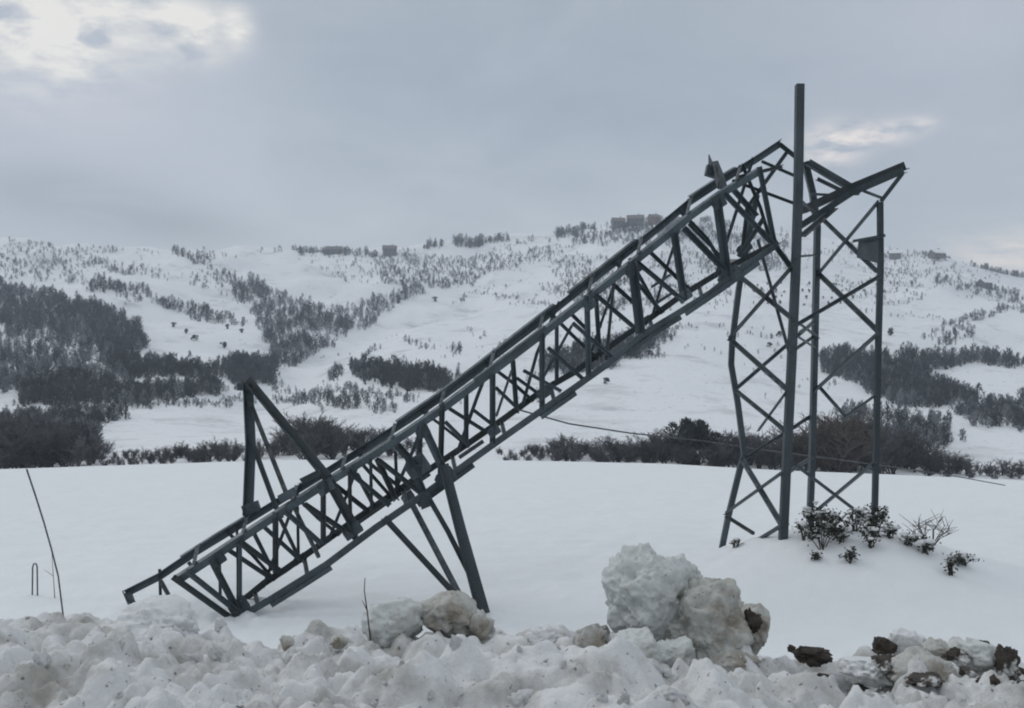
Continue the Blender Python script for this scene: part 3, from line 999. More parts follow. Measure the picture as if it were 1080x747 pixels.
shrub(866, 580, 46, 38, 520, 'largest dark evergreen shrub at the foot of the pylon leg', 1)
shrub(878, 562, 40, 26, 260, 'loose evergreen shrub behind the largest one at the pylon foot', 2)
shrub(901, 560, 30, 24, 170, 'small evergreen sprig between the two right pylon legs', 3)
shrub(926, 562, 40, 26, 330, 'evergreen shrub wrapped round the rightmost pylon leg', 4)
shrub(919, 578, 24, 24, 240, 'dense round evergreen tuft in front of the rightmost pylon leg', 5)
shrub(860, 591, 10, 8, 60, 'tiny leaf tuft poking through snow below the largest shrub', 6, snow=False)
shrub(896, 594, 15, 14, 110, 'small dark leaf tuft in the open snow below the rightmost leg', 7, snow=False)
shrub(957, 576, 30, 14, 120, 'low evergreen sprig left of the bare twigs', 8)
shrub(975, 584, 20, 16, 120, 'evergreen tuft at the base of the bare twigs', 9)
shrub(980, 580, 62, 42, 0, 'bare twiggy shrub with long fine stems right of the pylon', 10, bare=True, snow=False)
shrub(1016, 596, 34, 12, 130, 'flat evergreen sprig farthest right on the mound', 11)
shrub(1003, 607, 14, 20, 70, 'dark evergreen sprig below the flat one at the right', 12, snow=False)
shrub(848, 570, 24, 22, 60, 'thin evergreen sprig left of the largest shrub', 13, snow=False)
shrub(856, 560, 26, 30, 150, 'tall thin evergreen sprig hugging the dark middle leg', 21)
shrub(886, 572, 34, 18, 180, 'low spreading evergreen sprig between the two largest shrubs', 22)
shrub(938, 568, 22, 16, 120, 'small evergreen sprig just right of the rightmost leg', 23)
shrub(776, 578, 20, 9, 12, 'few thin stems poking out of snow by the left pylon leg', 14, bare=True, snow=False)


# ------------------------------------------------------------------ trees
def slivers(rs_, n, W, H, z0, wmin, wmax, lmin, lmax, up=0.6):
    """n thin twig faces filling a crown; returns verts, tris"""
    a = rs_.uniform(0, 2 * np.pi, n)
    t = rs_.random(n)
    zz = z0 + (H - z0) * t
    prof = np.sin(np.clip(t * 0.85 + 0.15, 0, 1) * np.pi) ** 0.6
    rr = np.sqrt(rs_.random(n)) * prof * W
    c = np.stack([rr * np.cos(a), rr * np.sin(a), zz], -1)
    d = np.stack([np.cos(a) * 0.6, np.sin(a) * 0.6, np.full(n, up)], -1) + rs_.normal(size=(n, 3)) * 0.42
    d /= np.linalg.norm(d, axis=1)[:, None]
    s = np.cross(d, rs_.normal(size=(n, 3)))
    s /= np.linalg.norm(s, axis=1)[:, None] + 1e-6
    L = rs_.uniform(lmin, lmax, n)[:, None]
    w = rs_.uniform(wmin, wmax, n)[:, None]
    v = np.stack([c - d * L * .5 - s * w * .5, c - d * L * .5 + s * w * .5, c + d * L * .5], 1).reshape(-1, 3)
    f = np.arange(3 * n).reshape(-1, 3)
    return v, f


def bare_tree_meshes(seed, spread):
    """unit-height stems and twig crown of a many-stemmed bare winter tree, twiggy from the ground up"""
    rs_ = random.Random(seed)
    tr, cr = MB(), MB()

    def grow(p, d, L, r, lvl):
        q = p + d * L
        midp = p + d * L * 0.5 + Vector((rs_.gauss(0, 1), rs_.gauss(0, 1), 0)) * L * 0.07
        (tr if lvl < 1 else cr).tube([p, midp, q], r, 5 if lvl < 1 else 3, r1=r * 0.5)
        if lvl >= 3:
            return
        for i in range((11, 5, 3)[lvl]):
            s = p.lerp(q, rs_.uniform(0.12, 1.0))
            nd_ = (d * 0.8 + Vector((rs_.gauss(0, 1), rs_.gauss(0, 1), rs_.uniform(-0.2, 0.9))) * spread).normalized()
            grow(s, nd_, L * rs_.uniform(0.3, 0.55), max(r * 0.55, 0.0045), lvl + 1)
    for st in range(rs_.randint(5, 8)):
        d = Vector((rs_.gauss(0, .28), rs_.gauss(0, .28), 1)).normalized()
        grow(Vector((rs_.gauss(0, .035), rs_.gauss(0, .035), -0.03)), d, rs_.uniform(0.45, 0.8), 0.014, 0)
    zmax = max(v[2] for v in cr.v)

    def fin(mb, name):
        me = bpy.data.meshes.new(name)
        me.from_pydata([(v[0] / zmax, v[1] / zmax, v[2] / zmax) for v in mb.v], [], mb.f)
        me.update()
        return me
    return fin(tr, 'trunk'), fin(cr, 'crown')


BARE = [bare_tree_meshes(40 + k, 0.55 + 0.06 * (k % 4)) for k in range(7)]
for tr_, cr_ in BARE:
    tr_.materials.append(M['bark'])
    cr_.materials.append(M['twig'])
BROWN = []
for tr_, cr_ in BARE[:4]:
    c2 = cr_.copy()
    c2.materials.clear()
    c2.materials.append(M['brown'])
    BROWN.append((tr_, c2))


def ever_meshes(seed):
    rs_ = np.random.default_rng(seed)
    V_, F_, nb = [], [], 0
    for q in range(11):
        a, d = rs_.uniform(0, 6.28), rs_.uniform(0.02, 0.3)
        z0 = rs_.uniform(0.0, 0.62)
        hh = rs_.uniform(0.22, 0.38)
        v, f = slivers(rs_, 110, rs_.uniform(0.10, 0.2), hh, 0.0, 0.022, 0.05, 0.06, 0.15, 0.7)
        V_.append(v + np.array([d * math.cos(a), d * math.sin(a), z0]))
        F_.append(f + nb)
        nb += len(v)
    v, f = np.concatenate(V_), np.concatenate(F_)
    cr = mesh_np('crown', v, f)
    cr.materials.append(M['ever'])
    mb = MB()
    mb.tube([Vector((0, 0, -0.04)), Vector((0.01, 0, 0.3)), Vector((0, 0.01, 0.8))], 0.03, 6, r1=0.008)
    me = bpy.data.meshes.new('trunk')
    me.from_pydata(mb.v, [], mb.f)
    me.materials.append(M['bark'])
    return me, cr


EVER = [ever_meshes(60 + k) for k in range(4)]
counts = {}


def plant(name, loc, h, wscale, src, label, cat, group):
    root = empty(name, loc)
    tag(root, label, cat, group)
    root.rotation_euler = (0, 0, random.uniform(0, 6.28))
    root.scale = (h * wscale, h * wscale, h)
    tr_, cr_ = random.choice(src)
    for nm, me in (('trunk', tr_), ('crown', cr_)):
        c_ = bpy.data.objects.new(nm, me)
        COL.objects.link(c_)
        c_.parent = root
    counts[name] = counts.get(name, 0) + 1
    return root


def hedge(n, x0, x1, Y0, Y1, hfun, src, name, label, cat, group, wmin=0.9, wmax=1.5):
    for i in range(n):
        px = x0 + (x1 - x0) * (i + random.random()) / n
        Y = random.uniform(Y0, Y1)
        g = hill_ground(px, Y)
        h = hfun(px) * random.uniform(0.75, 1.15)
        # top of the plant measured from where it stands
        plant(name, g, h, random.uniform(wmin, wmax), src, label, cat, group)


def top_h(rows, Y):
    """height needed for tops to reach the given photo rows"""
    def f(px):
        top = np.interp(px, [r[0] for r in rows], [r[1] for r in rows])
        g = hill_ground(px, Y)
        return max(1.2, (HZ - top) / F * Y - g.z)
    return f


hedge(52, -60, 112, 112, 140, top_h([(-60, 432), (60, 437), (95, 452), (115, 472)], 126), BARE, 'bare_tree', 'bare dark tree in the thick wood at the left edge behind the field', 'tree', 'bare trees of the left wood behind the field')
hedge(52, 108, 252, 112, 124, top_h([(108, 482), (140, 475), (170, 470), (200, 465), (250, 464)], 118), BARE, 'bare_tree', 'bare bush in the low hedge between the left wood and the upright arm', 'tree', 'bare bushes of the low left hedge')
hedge(40, 258, 445, 112, 132, top_h([(258, 468), (292, 458), (312, 437), (340, 434), (370, 442), (400, 454), (445, 464)], 122), BARE, 'bare_tree', 'bare tree in the hedge behind the crossarm that points up', 'tree', 'bare trees of the hedge behind the upright arm')
hedge(62, 525, 722, 112, 124, top_h([(525, 482), (560, 470), (590, 458), (610, 462), (680, 458), (720, 452)], 118), BARE, 'bare_tree', 'bare bush in the hedge under the middle of the fallen shaft', 'tree', 'bare bushes of the hedge under the shaft')
hedge(5, 718, 762, 112, 120, top_h([(718, 446), (738, 432), (762, 446)], 117), EVER, 'evergreen_tree', 'dark evergreen bush in the clump left of the standing legs', 'tree', 'evergreen bushes left of the standing legs', 0.8, 1.1)
hedge(22, 752, 845, 112, 124, top_h([(752, 448), (800, 452), (845, 446)], 118), BARE, 'bare_tree', 'bare bush in the hedge seen between the standing pylon legs on the left', 'tree', 'bare bushes between the left standing legs')
hedge(16, 850, 905, 112, 124, top_h([(850, 446), (875, 428), (905, 440)], 118), BROWN, 'bare_tree', 'russet bare tree in the hedge behind the two right standing legs', 'tree', 'russet trees of the hedge behind the right legs')
hedge(24, 895, 990, 112, 132, top_h([(895, 448), (930, 446), (960, 452), (990, 474)], 122), BARE, 'bare_tree', 'grey bare tree in the hedge just right of the rightmost pylon leg', 'tree', 'grey trees of the hedge right of the legs')
hedge(8, 985, 1035, 112, 122, top_h([(985, 470), (1010, 478), (1035, 484)], 117), BARE, 'bare_tree', 'bare bush in the sparse end of the hedge at the right', 'tree', 'bare bushes at the right end of the hedge')
hedge(6, 1042, 1085, 112, 122, top_h([(1042, 484), (1085, 480)], 117), BARE, 'bare_tree', 'low bare bush at the right edge of the picture behind the field', 'tree', 'low bushes at the right edge')

# single trees and shrubs standing alone on the white slopes
for px, py, hpx, lb in [(183, 345, 6, 'dark shrub uppermost in the short row on the oval white slope'), (196, 352, 6, 'dark shrub second in the short row on the oval white slope'), (205, 359, 7, 'dark shrub lowest in the short row on the oval white slope'),
                        (236, 367, 8, 'dark shrub near the lower edge of the oval white slope'), (255, 351, 5, 'tiny dark shrub near the right end of the oval white slope'), (240, 347, 6, 'small dark shrub high on the right of the oval white slope'),
                        (940, 354, 9, 'compact dark bush alone on the white slope right of the standing legs'), (685, 374, 6, 'low dark bush on the white slope under the fallen shaft'), (822, 355, 7, 'low dark bush on the slope seen between the left standing legs'),
                        (459, 318, 6, 'small shrub alone on the smooth central slope'), (812, 366, 6, 'flat dark bush below the low bush between the left legs'), (640, 405, 8, 'small bush just below the middle of the fallen shaft')]:
    g = hill_at(px, py)
    plant('round_shrub', g, hpx * 1.0 * g.y / F, random.uniform(1.2, 1.7), EVER, lb, 'shrub', 'lone shrubs on the white slopes')

# ------------------------------------------------------------------ far woodland: reads as masses
FARV = []
rs2 = np.random.default_rng(9)
for k in range(8):
    a = slivers(rs2, 60, 0.36 + 0.05 * (k % 3), 1.0, 0.06, 0.045, 0.10, 0.14, 0.40, 1.0)
    trk = np.array([[-.03, 0, -.05], [.03, 0, -.05], [0, 0, .8], [0, -.03, -.05], [0, .03, -.05], [0, 0, .8]])
    v = np.concatenate([a[0], trk])
    f = np.concatenate([a[1], [[len(a[0]) + q for q in (0, 1, 2)], [len(a[0]) + q for q in (3, 4, 5)]]])
    FARV.append((v, f))


def inside(poly, x, y):
    c_ = False
    j = len(poly) - 1
    for i in range(len(poly)):
        xi, yi = poly[i]
        xj, yj = poly[j]
        if (yi > y) != (yj > y) and x < (xj - xi) * (y - yi) / (yj - yi) + xi:
            c_ = not c_
        j = i
    return c_


WOODS = [  # outline in the photograph, trees per 100 square pixels, tree height (m), share of pale frosted trees
    ([(-60, 298), (0, 300), (60, 312), (101, 324), (145, 345), (160, 368), (120, 380), (72, 352), (0, 345), (-60, 342)], 10, 7, .30),
    ([(-60, 345), (70, 352), (120, 378), (150, 400), (100, 412), (0, 415), (-60, 412)], 7, 5.5, .55),
    ([(101, 378), (202, 387), (253, 385), (280, 387), (232, 398), (130, 398)], 13, 5.5, .15),
    ([(22, 413), (72, 402), (159, 413), (231, 402), (232, 413), (181, 423), (90, 428), (22, 427)], 12, 5, .25),
    ([(-60, 438), (119, 434), (137, 438), (112, 452), (90, 484), (-60, 488)], 7, 4.5, .35),
    ([(236, 385), (262, 380), (292, 386), (290, 402), (250, 406)], 13, 6.5, .05),
    ([(58, 290), (100, 292), (141, 303), (135, 312), (90, 306)], 9, 6, .3),
    ([(101, 271), (130, 275), (155, 284), (150, 290), (115, 286)], 8, 6, .35),
    ([(172, 260), (200, 265), (226, 274), (215, 279), (180, 272)], 8, 6, .3),
    ([(159, 312), (224, 327), (262, 338), (252, 344), (200, 334), (160, 322)], 10, 5, .35),
    ([(112, 300), (150, 300), (160, 318), (120, 318)], 6, 5, .4),
    ([(202, 279), (240, 285), (285, 305), (275, 312), (230, 298)], 8, 5.5, .4),
    ([(240, 284), (285, 303), (322, 318), (360, 326), (396, 316), (440, 302), (452, 310), (400, 330), (388, 342), (350, 364), (310, 384), (285, 392), (285, 366), (268, 345), (276, 334), (240, 306)], 8, 6.5, .5),
    ([(395, 272), (440, 268), (512, 270), (560, 262), (610, 254), (566, 276), (510, 290), (500, 302), (440, 304), (400, 296)], 12, 4.2, .35),
    ([(300, 272), (395, 272), (400, 300), (340, 300)], 2.5, 4, .6),
    ([(413, 356), (450, 360), (489, 368), (486, 374), (440, 367)], 9, 3.2, .2),
    ([(379, 374), (406, 364), (406, 369), (382, 379)], 10, 3.5, .2),
    ([(489, 345), (518, 356), (514, 360), (486, 350)], 6, 3, .4),
    ([(370, 386), (400, 384), (430, 392), (457, 394), (492, 408), (450, 412), (400, 404), (372, 398)], 13, 5, .12),
    ([(340, 388), (360, 386), (362, 402), (342, 404)], 7, 5, .6),
    ([(363, 408), (443, 416), (446, 424), (365, 418)], 6, 2.6, .6),
    ([(280, 405), (300, 410), (350, 414), (420, 428), (420, 438), (300, 425)], 4.5, 3.4, .5),
    ([(502, 304), (530, 308), (560, 318), (590, 322), (588, 328), (530, 315)], 11, 2.6, .15),
    ([(519, 279), (554, 285), (554, 288), (519, 282)], 9, 2.2, .2),
    ([(478, 278), (520, 262), (572, 249), (574, 253), (522, 267), (482, 283)], 9, 3, .2),
    ([(478, 318), (487, 309), (491, 311), (482, 322)], 12, 3, .2),
    ([(600, 246), (645, 236), (720, 230), (780, 239), (832, 248), (832, 262), (720, 258), (640, 258), (600, 258)], 9, 6.5, .3),
    ([(575, 264), (640, 272), (668, 300), (600, 304)], 7, 3.6, .4),
    ([(566, 388), (612, 366), (690, 352), (716, 352), (702, 360), (640, 386), (600, 396)], 11, 5, .2),
    ([(655, 373), (702, 371), (702, 376), (660, 378)], 7, 2.6, .3),
    ([(735, 264), (830, 264), (832, 286), (745, 290)], 9, 5, .35),
    ([(865, 368), (931, 375), (1028, 374), (1100, 379), (1100, 387), (1028, 385), (986, 387), (984, 402), (1013, 413), (1028, 421), (990, 429), (951, 431), (927, 421), (896, 402), (865, 388)], 11, 5.5, .22),
    ([(997, 430), (1100, 420), (1100, 455), (1020, 449)], 8, 4.5, .35),
    ([(880, 432), (1000, 442), (1020, 470), (900, 476)], 5, 4.2, .5),
    ([(974, 354), (1000, 343), (1028, 343), (1028, 358), (982, 366)], 6, 4, .25),
    ([(993, 338), (1030, 330), (1100, 316), (1100, 322), (1030, 337), (996, 344)], 13, 3.4, .12),
    ([(985, 290), (1052, 303), (1100, 318), (1100, 326), (1040, 312), (985, 298)], 10, 5, .25),
    ([(1012, 272), (1100, 279), (1100, 290), (1045, 284)], 11, 6.5, .15),
    ([(880, 266), (1012, 274), (1012, 302), (880, 300)], 5, 3.2, .4),
    ([(880, 300), (990, 312), (990, 322), (880, 316)], 4, 2.4, .4),
    ([(-60, 255), (80, 260), (122, 280), (60, 297), (-60, 294)], 4, 5, .45),
    ([(140, 280), (270, 300), (260, 322), (150, 300)], 3, 4, .5),
    ([(308, 259), (345, 260), (398, 264), (398, 271), (312, 268)], 15, 6.5, .1),
    ([(440, 257), (472, 255), (472, 260), (440, 262)], 18, 7.5, .05),
    ([(478, 256), (500, 250), (537, 247), (537, 252), (482, 260)], 18, 8, .05),
    ([(270, 264), (300, 263), (300, 267), (270, 268)], 8, 7, .1),
    ([(540, 252), (600, 246), (600, 251), (540, 257)], 5, 5, .3),
    ([(585, 241), (628, 234), (628, 246), (585, 250)], 13, 8, .15),
    ([(-60, 436), (119, 428), (253, 420), (330, 419), (330, 423), (253, 425), (119, 433), (-60, 441)], 11, 1.7, .2),
    ([(840, 262), (900, 266), (1005, 266), (1005, 270), (900, 271), (840, 268)], 5, 4.5, .2),
    ([(860, 300), (980, 306), (980, 309), (860, 303)], 5, 2.2, .3),
    ([(500, 288), (640, 282), (640, 292), (500, 300)], 1.4, 3, .4),
    ([(486, 310), (520, 300), (560, 296), (562, 299), (522, 304), (488, 314)], 9, 2.4, .2),
    ([(600, 330), (560, 352), (520, 372), (518, 369), (558, 348), (598, 326)], 8, 2.6, .3),
    ([(940, 262), (1012, 272), (1012, 276), (940, 266)], 10, 4, .2),
    ([(560, 302), (620, 296), (690, 270), (740, 256), (745, 300), (700, 318), (640, 332)], 7, 3.2, .4),
    ([(640, 240), (722, 238), (722, 246), (640, 248)], 14, 4.5, .2),
    ([(400, 262), (440, 262), (440, 268), (400, 270)], 9, 4, .3),
    ([(0, 252), (120, 260), (240, 264), (240, 267), (120, 264), (0, 257)], 6, 4, .3),
    ([(860, 256), (1000, 264), (1000, 268), (860, 260)], 7, 4, .3),
    ([(640, 336), (700, 342), (760, 350), (760, 353), (700, 346), (640, 340)], 9, 2.4, .3),
    ([(765, 350), (835, 352), (835, 356), (765, 354)], 7, 2.2, .3),
    ([(870, 322), (1000, 334), (1000, 337), (870, 325)], 6, 1.8, .3),
    ([(590, 320), (640, 296), (700, 276), (702, 279), (642, 300), (594, 324)], 10, 2.6, .2),
    ([(330, 374), (370, 371), (370, 375), (330, 378)], 8, 1.8, .2),
    ([(170, 404), (262, 408), (262, 414), (170, 412)], 5, 2.6, .4),
]
FIELDS = [  # open snowfields without bushes
    [(145, 331), (202, 335), (267, 349), (280, 364), (275, 378), (246, 382), (188, 375), (159, 360)],
    [(330, 372), (400, 335), (470, 306), (540, 312), (560, 330), (520, 352), (470, 360), (420, 352), (385, 362)],
    [(290, 392), (330, 378), (372, 376), (365, 386), (330, 400)],
    [(505, 290), (560, 276), (590, 290), (580, 312), (520, 302)],
    [(120, 430), (260, 424), (255, 455), (150, 468), (100, 478)],
    [(330, 424), (440, 425), (420, 445), (400, 440)],
    [(620, 400), (720, 380), (780, 372), (780, 440), (720, 440), (560, 450)],
    [(870, 324), (985, 326), (975, 364), (870, 364)],
    [(1035, 335), (1100, 326), (1100, 374), (1032, 372)],
    [(990, 388), (1100, 388), (1100, 418), (1030, 418)],
    [(950, 432), (1000, 432), (1000, 440), (950, 438)],
    [(100, 284), (60, 296), (150, 306), (230, 318), (230, 306), (160, 292)],
    [(240, 272), (320, 274), (372, 300), (320, 312), (288, 300)],
    [(980, 306), (1060, 322), (990, 336), (960, 330)],
]


def scatter(polys, name, mat, label, cat, share=1.0, seed=1, hk=0.7, clear=-0.25, pale=False):
    rs_ = np.random.default_rng(seed)
    V, Fc, nb, cnt = [], [], 0, 0
    for poly, dens, hm, grey in polys:
        xs_, ys_ = [p[0] for p in poly], [p[1] for p in poly]
        area = (max(xs_) - min(xs_)) * (max(ys_) - min(ys_))
        n = int(area * dens / 100 * (grey if pale else 1 - grey) * share)
        X_, Y_ = rs_.uniform(min(xs_), max(xs_), n), rs_.uniform(min(ys_), max(ys_), n)
        # ragged edges and small clearings
        JX = X_ + 7 * vnoise(X_ / 12, Y_ / 7, seed=61)
        JY = Y_ + 4 * vnoise(X_ / 12, Y_ / 7, seed=62)
        CL = fbm(X_ / 15, Y_ / 5.5, seed=63, octaves=2)
        for x, y, jx, jy, cl in zip(X_, Y_, JX, JY, CL):
            if dens < 4.5 and any(inside(fp, x, y) for fp in FIELDS):
                continue
            if not inside(poly, jx, jy):
                continue
            if dens < 9.5 and cl < clear:
                continue
            g = hill_at(x, y + 1.5)
            h = hm * hk * (0.4 + 0.9 * rs_.random() ** 1.5)
            wv = h * rs_.uniform(0.45, 1.0)
            v, f = FARV[int(rs_.integers(8))]
            a = rs_.uniform(0, 6.28)
            c_, s_ = math.cos(a), math.sin(a)
            vv = np.stack([(v[:, 0] * c_ - v[:, 1] * s_) * wv + g.x, (v[:, 0] * s_ + v[:, 1] * c_) * wv + g.y, v[:, 2] * h + g.z], -1)
            V.append(vv)
            Fc.append(f + nb)
            nb += len(v)
            cnt += 1
    me_ = mesh_np(name, np.concatenate(V), np.concatenate(Fc))
    o_ = link(name, me_, mat)
    tag(o_, label, cat, kind='stuff')
    print(name, cnt, 'trees', nb // 3, 'faces')


scatter(WOODS, 'hillside_woodland', M['far'], 'dark bare woodland patches and hedge lines over the snowy hills behind', 'woodland', 2.0, 1, 0.82, -0.34)
scatter(WOODS, 'frosted_scrub', M['farfrost'], 'paler snow dusted scrub among the hillside woodland', 'scrub', 2.2, 2, 0.7, -0.8, True)
PEP = [([(-60, 254), (120, 262), (280, 268), (260, 300), (-60, 300)], 2.2, 3.5, 0), ([(300, 268), (400, 268), (420, 296), (330, 300), (300, 290)], 1.5, 3, 0), ([(560, 300), (620, 300), (600, 340), (520, 350), (500, 330)], 0.5, 2.6, 0), ([(640, 262), (880, 262), (880, 300), (700, 330), (640, 330)], 1.6, 3.4, 0), ([(860, 262), (1000, 270), (1090, 300), (1090, 330), (960, 330), (860, 300)], 1.6, 3.2, 0), ([(-60, 262), (1100, 270), (1100, 430), (-60, 430)], 0.35, 2.2, 0), ([(560, 262), (840, 268), (840, 350), (600, 350)], 0.5, 3.0, 0), ([(880, 262), (1090, 280), (1090, 330), (880, 310)], 0.7, 3.0, 0), ([(240, 270), (560, 268), (540, 300), (300, 305)], 0.6, 3, 0)]
scatter(PEP, 'hillside_scrub', M['far'], 'thin scatter of small dark shrubs over the white hill slopes', 'scrub', 2.2, 3, 0.72, 0.0)

# orchard rows on the right slope: small trees one can count
rs_o = np.random.default_rng(12)
for r_, (y0, x0, x1, n_) in enumerate([(301, 796, 965, 16), (308, 790, 960, 17), (315, 800, 930, 12), (322, 808, 900, 8)]):
    for i in range(n_):
        px = x0 + (x1 - x0) * (i + rs_o.uniform(0.1, 0.9)) / n_
        g = hill_at(px, y0 + rs_o.uniform(-1.5, 1.5) - (px - 800) * 0.01)
        o = bpy.data.objects.new('orchard_tree', EVER[i % 4][1])
        COL.objects.link(o)
        o.location = g
        h = rs_o.uniform(1.6, 2.8)
        o.scale = (h * 1.1, h * 1.1, h)
        tag(o, 'tiny dark fruit tree in the orchard rows on the right slope behind the standing legs', 'tree', 'orchard trees in rows on the right slope')


# ------------------------------------------------------------------ houses on the hills
def house(px, py, w_px, h_px, depth_m, wall, roof, lb, rot=0.0, nwin=3, gable=True):
    g = hill_at(px, py)
    k = g.y / F
    W, H, D = w_px * k / 2, h_px * k, depth_m / 2
    root = empty('house', g)
    tag(root, lb, 'house')
    root.rotation_euler = (0, 0, rot)
    mb = MB()
    mb.box((0, 0, H * 0.5 - 1.0), (W, 0, 0), (0, D, 0), (0, 0, H * 0.5 + 1.0))
    if gable:
        mb.add([(-W, -D, H), (-W, D, H), (-W, 0, H + D * 0.75), (W, -D, H), (W, D, H), (W, 0, H + D * 0.75)], [(0, 2, 1), (3, 4, 5)])
    mb.build('wall', wall, root)
    mb = MB()
    rh = D * 0.75 if gable else 0.5
    e = 0.5
    if gable:
        for s in (-1, 1):
            a = [(-W - e, s * (D + e), H - 0.25), (W + e, s * (D + e), H - 0.25), (W + e, 0, H + rh), (-W - e, 0, H + rh)]
            t = 0.28
            mb.add(a + [(x, y, z + t) for x, y, z in a], [(0, 1, 2, 3), (7, 6, 5, 4), (0, 4, 5, 1), (1, 5, 6, 2), (2, 6, 7, 3), (3, 7, 4, 0)])
    else:
        mb.box((0, 0, H + 0.2), (W + e, 0, 0), (0, D + e, 0), (0, 0, 0.2))
    mb.build('roof', roof, root)
    for i in range(nwin):
        x = -W + 2 * W * (i + 0.5) / nwin
        mb = MB()
        mb.box((x, -D - 0.03, H * 0.52), (0.55, 0, 0), (0, 0.05, 0), (0, 0, 0.75))
        mb.build('window', M['glass'], root)
    mb = MB()
    mb.box((W * 0.4, 0.4, H + rh + 0.5), (0.4, 0, 0), (0, 0.4, 0), (0, 0, 0.9))
    mb.build('chimney', M['wall'], root)
    return root


house(652, 239, 13, 5, 9, M['wall'], M['rooftile'], 'dark roofed house at the left end of the hilltop village', 0.1, 3)
house(670, 237, 17, 5.5, 10, M['wall'], M['rooftile'], 'widest dark house in the middle of the hilltop village', -0.15, 4)
house(690, 236, 11, 6, 8, M['ochre'], M['rooftile'], 'narrow brownish house of the hilltop village next to the shaft', 0.25, 2)
house(411, 268, 14, 5, 9, M['wall'], M['rooftile'], 'dark house on the far ridge above the wooded gully', 0.2, 3)
house(778, 283, 34, 9, 10, M['ochre'], M['roofsnow'], 'ochre walled house seen behind the upper end of the shaft', -0.1, 4)
house(988, 272, 14, 4.5, 9, M['wall'], M['roofsnow'], 'snow roofed grey house on the right ridge', 0.3, 3)
house(944, 272, 11, 4.5, 8, M['wall'], M['roofsnow'], 'small snow roofed house on the slope below the hanging plate', -0.3, 2)
house(352, 268, 16, 4, 9, M['wall'], M['rooftile'], 'low dark farmhouse among trees on the left part of the far ridge', 0.1, 3)
house(712, 238, 16, 5, 9, M['wall'], M['rooftile'], 'grey house on the hilltop just left of the shaft top', 0.3, 3)
house(1038, 303, 11, 4.5, 8, M['wall'], M['roofsnow'], 'pale small house on the right slope among dark trees', 0.4, 2)

# ------------------------------------------------------------------ haze
mb = MB()
mb.box((0, 740, 110), (1500, 0, 0), (0, 800, 0), (0, 0, 190))
hz = mb.build('haze', None)
m, nt, b = new_mat('haze_air')
nt.nodes.remove(b)
pv = nd(nt, 'ShaderNodeVolumePrincipled')
pv.inputs['Color'].default_value = (0.80, 0.87, 0.96, 1)
pv.inputs['Density'].default_value = 0.00032
nt.links.new(pv.outputs[0], nt.nodes['Material Output'].inputs['Volume'])
hz.data.materials.append(m)
hz.visible_shadow = True
tag(hz, 'thin cold grey haze over the whole valley', 'haze', kind='stuff')

# ------------------------------------------------------------------ sky
SUN_EL, SUN_AZ = math.radians(32), math.radians(-62)     # azimuth measured from +Y towards +X
w = bpy.data.worlds.new('World')
scene.world = w
w.use_nodes = True
nt = w.node_tree
bg = nt.nodes['Background']
bg.inputs['Strength'].default_value = 0.08
sky = nd(nt, 'ShaderNodeTexSky', sky_type='NISHITA', sun_disc=False)
sky.sun_elevation = SUN_EL
sky.sun_rotation = SUN_AZ
sky.air_density = 1.0
tc = nd(nt, 'ShaderNodeTexCoord')
DIR = tc.outputs['Generated']


def vm(op, a, bv=None):
    n_ = nd(nt, 'ShaderNodeVectorMath', operation=op)
    nt.links.new(a, n_.inputs[0])
    if bv is not None:
        if isinstance(bv, tuple):
            n_.inputs[1].default_value = bv
        else:
            nt.links.new(bv, n_.inputs[1])
    return n_


def ma(op, a, bv=None, c_=None, clamp=False):
    n_ = nd(nt, 'ShaderNodeMath', operation=op, use_clamp=clamp)
    for i, v in enumerate((a, bv, c_)):
        if v is None:
            continue
        if isinstance(v, (int, float)):
            n_.inputs[i].default_value = v
        else:
            nt.links.new(v, n_.inputs[i])
    return n_.outputs[0]


sep = nd(nt, 'ShaderNodeSeparateXYZ')
nt.links.new(DIR, sep.inputs[0])
zc_ = ma('MAXIMUM', sep.outputs[2], 0.0)
den = ma('ADD', zc_, 0.16)
comb = nd(nt, 'ShaderNodeCombineXYZ')
nt.links.new(ma('DIVIDE', sep.outputs[0], den), comb.inputs[0])
nt.links.new(ma('DIVIDE', sep.outputs[1], den), comb.inputs[1])


def wnoise(scale, detail, rough, off, dist=0.0):
    mp = nd(nt, 'ShaderNodeMapping')
    mp.inputs['Location'].default_value = off
    nt.links.new(comb.outputs[0], mp.inputs[0])
    n_ = nd(nt, 'ShaderNodeTexNoise')
    n_.inputs['Scale'].default_value = scale
    n_.inputs['Detail'].default_value = detail
    n_.inputs['Roughness'].default_value = rough
    n_.inputs['Distortion'].default_value = dist
    nt.links.new(mp.outputs[0], n_.inputs['Vector'])
    return n_.outputs[0]


# overcast deck: brightness climbs towards the zenith
zen = nd(nt, 'ShaderNodeValToRGB')
els = zen.color_ramp.elements
stops = [(0.0, (5.1, 5.7, 6.4)), (0.10, (5.2, 5.85, 6.6)), (0.18, (4.9, 5.55, 6.4)), (0.28, (4.1, 4.85, 5.9)), (0.40, (4.6, 5.2, 6.2)), (0.55, (6.6, 7.2, 8.0)), (1.0, (9.0, 9.7, 10.6))]
while len(els) < len(stops):
    els.new(0.5)
for e, (p_, c_) in zip(els, stops):
    e.position = p_
    e.color = (c_[0] / 12, c_[1] / 12, c_[2] / 12, 1)
nt.links.new(zc_, zen.inputs[0])
deck = mix(nt, 1.0, zen.outputs[0], (12.0, 12.0, 12.0), 'MULTIPLY')
n1 = wnoise(0.55, 6, 0.5, (3.1, 1.7, 0.4), 0.4)
n2 = wnoise(1.9, 6, 0.6, (0.3, 5.2, 0.9), 0.6)
tone = ramp(nt, n1, [(0.28, (0.86, 0.88, 0.91)), (0.5, (1.0, 1.0, 1.0)), (0.72, (1.16, 1.13, 1.11))])
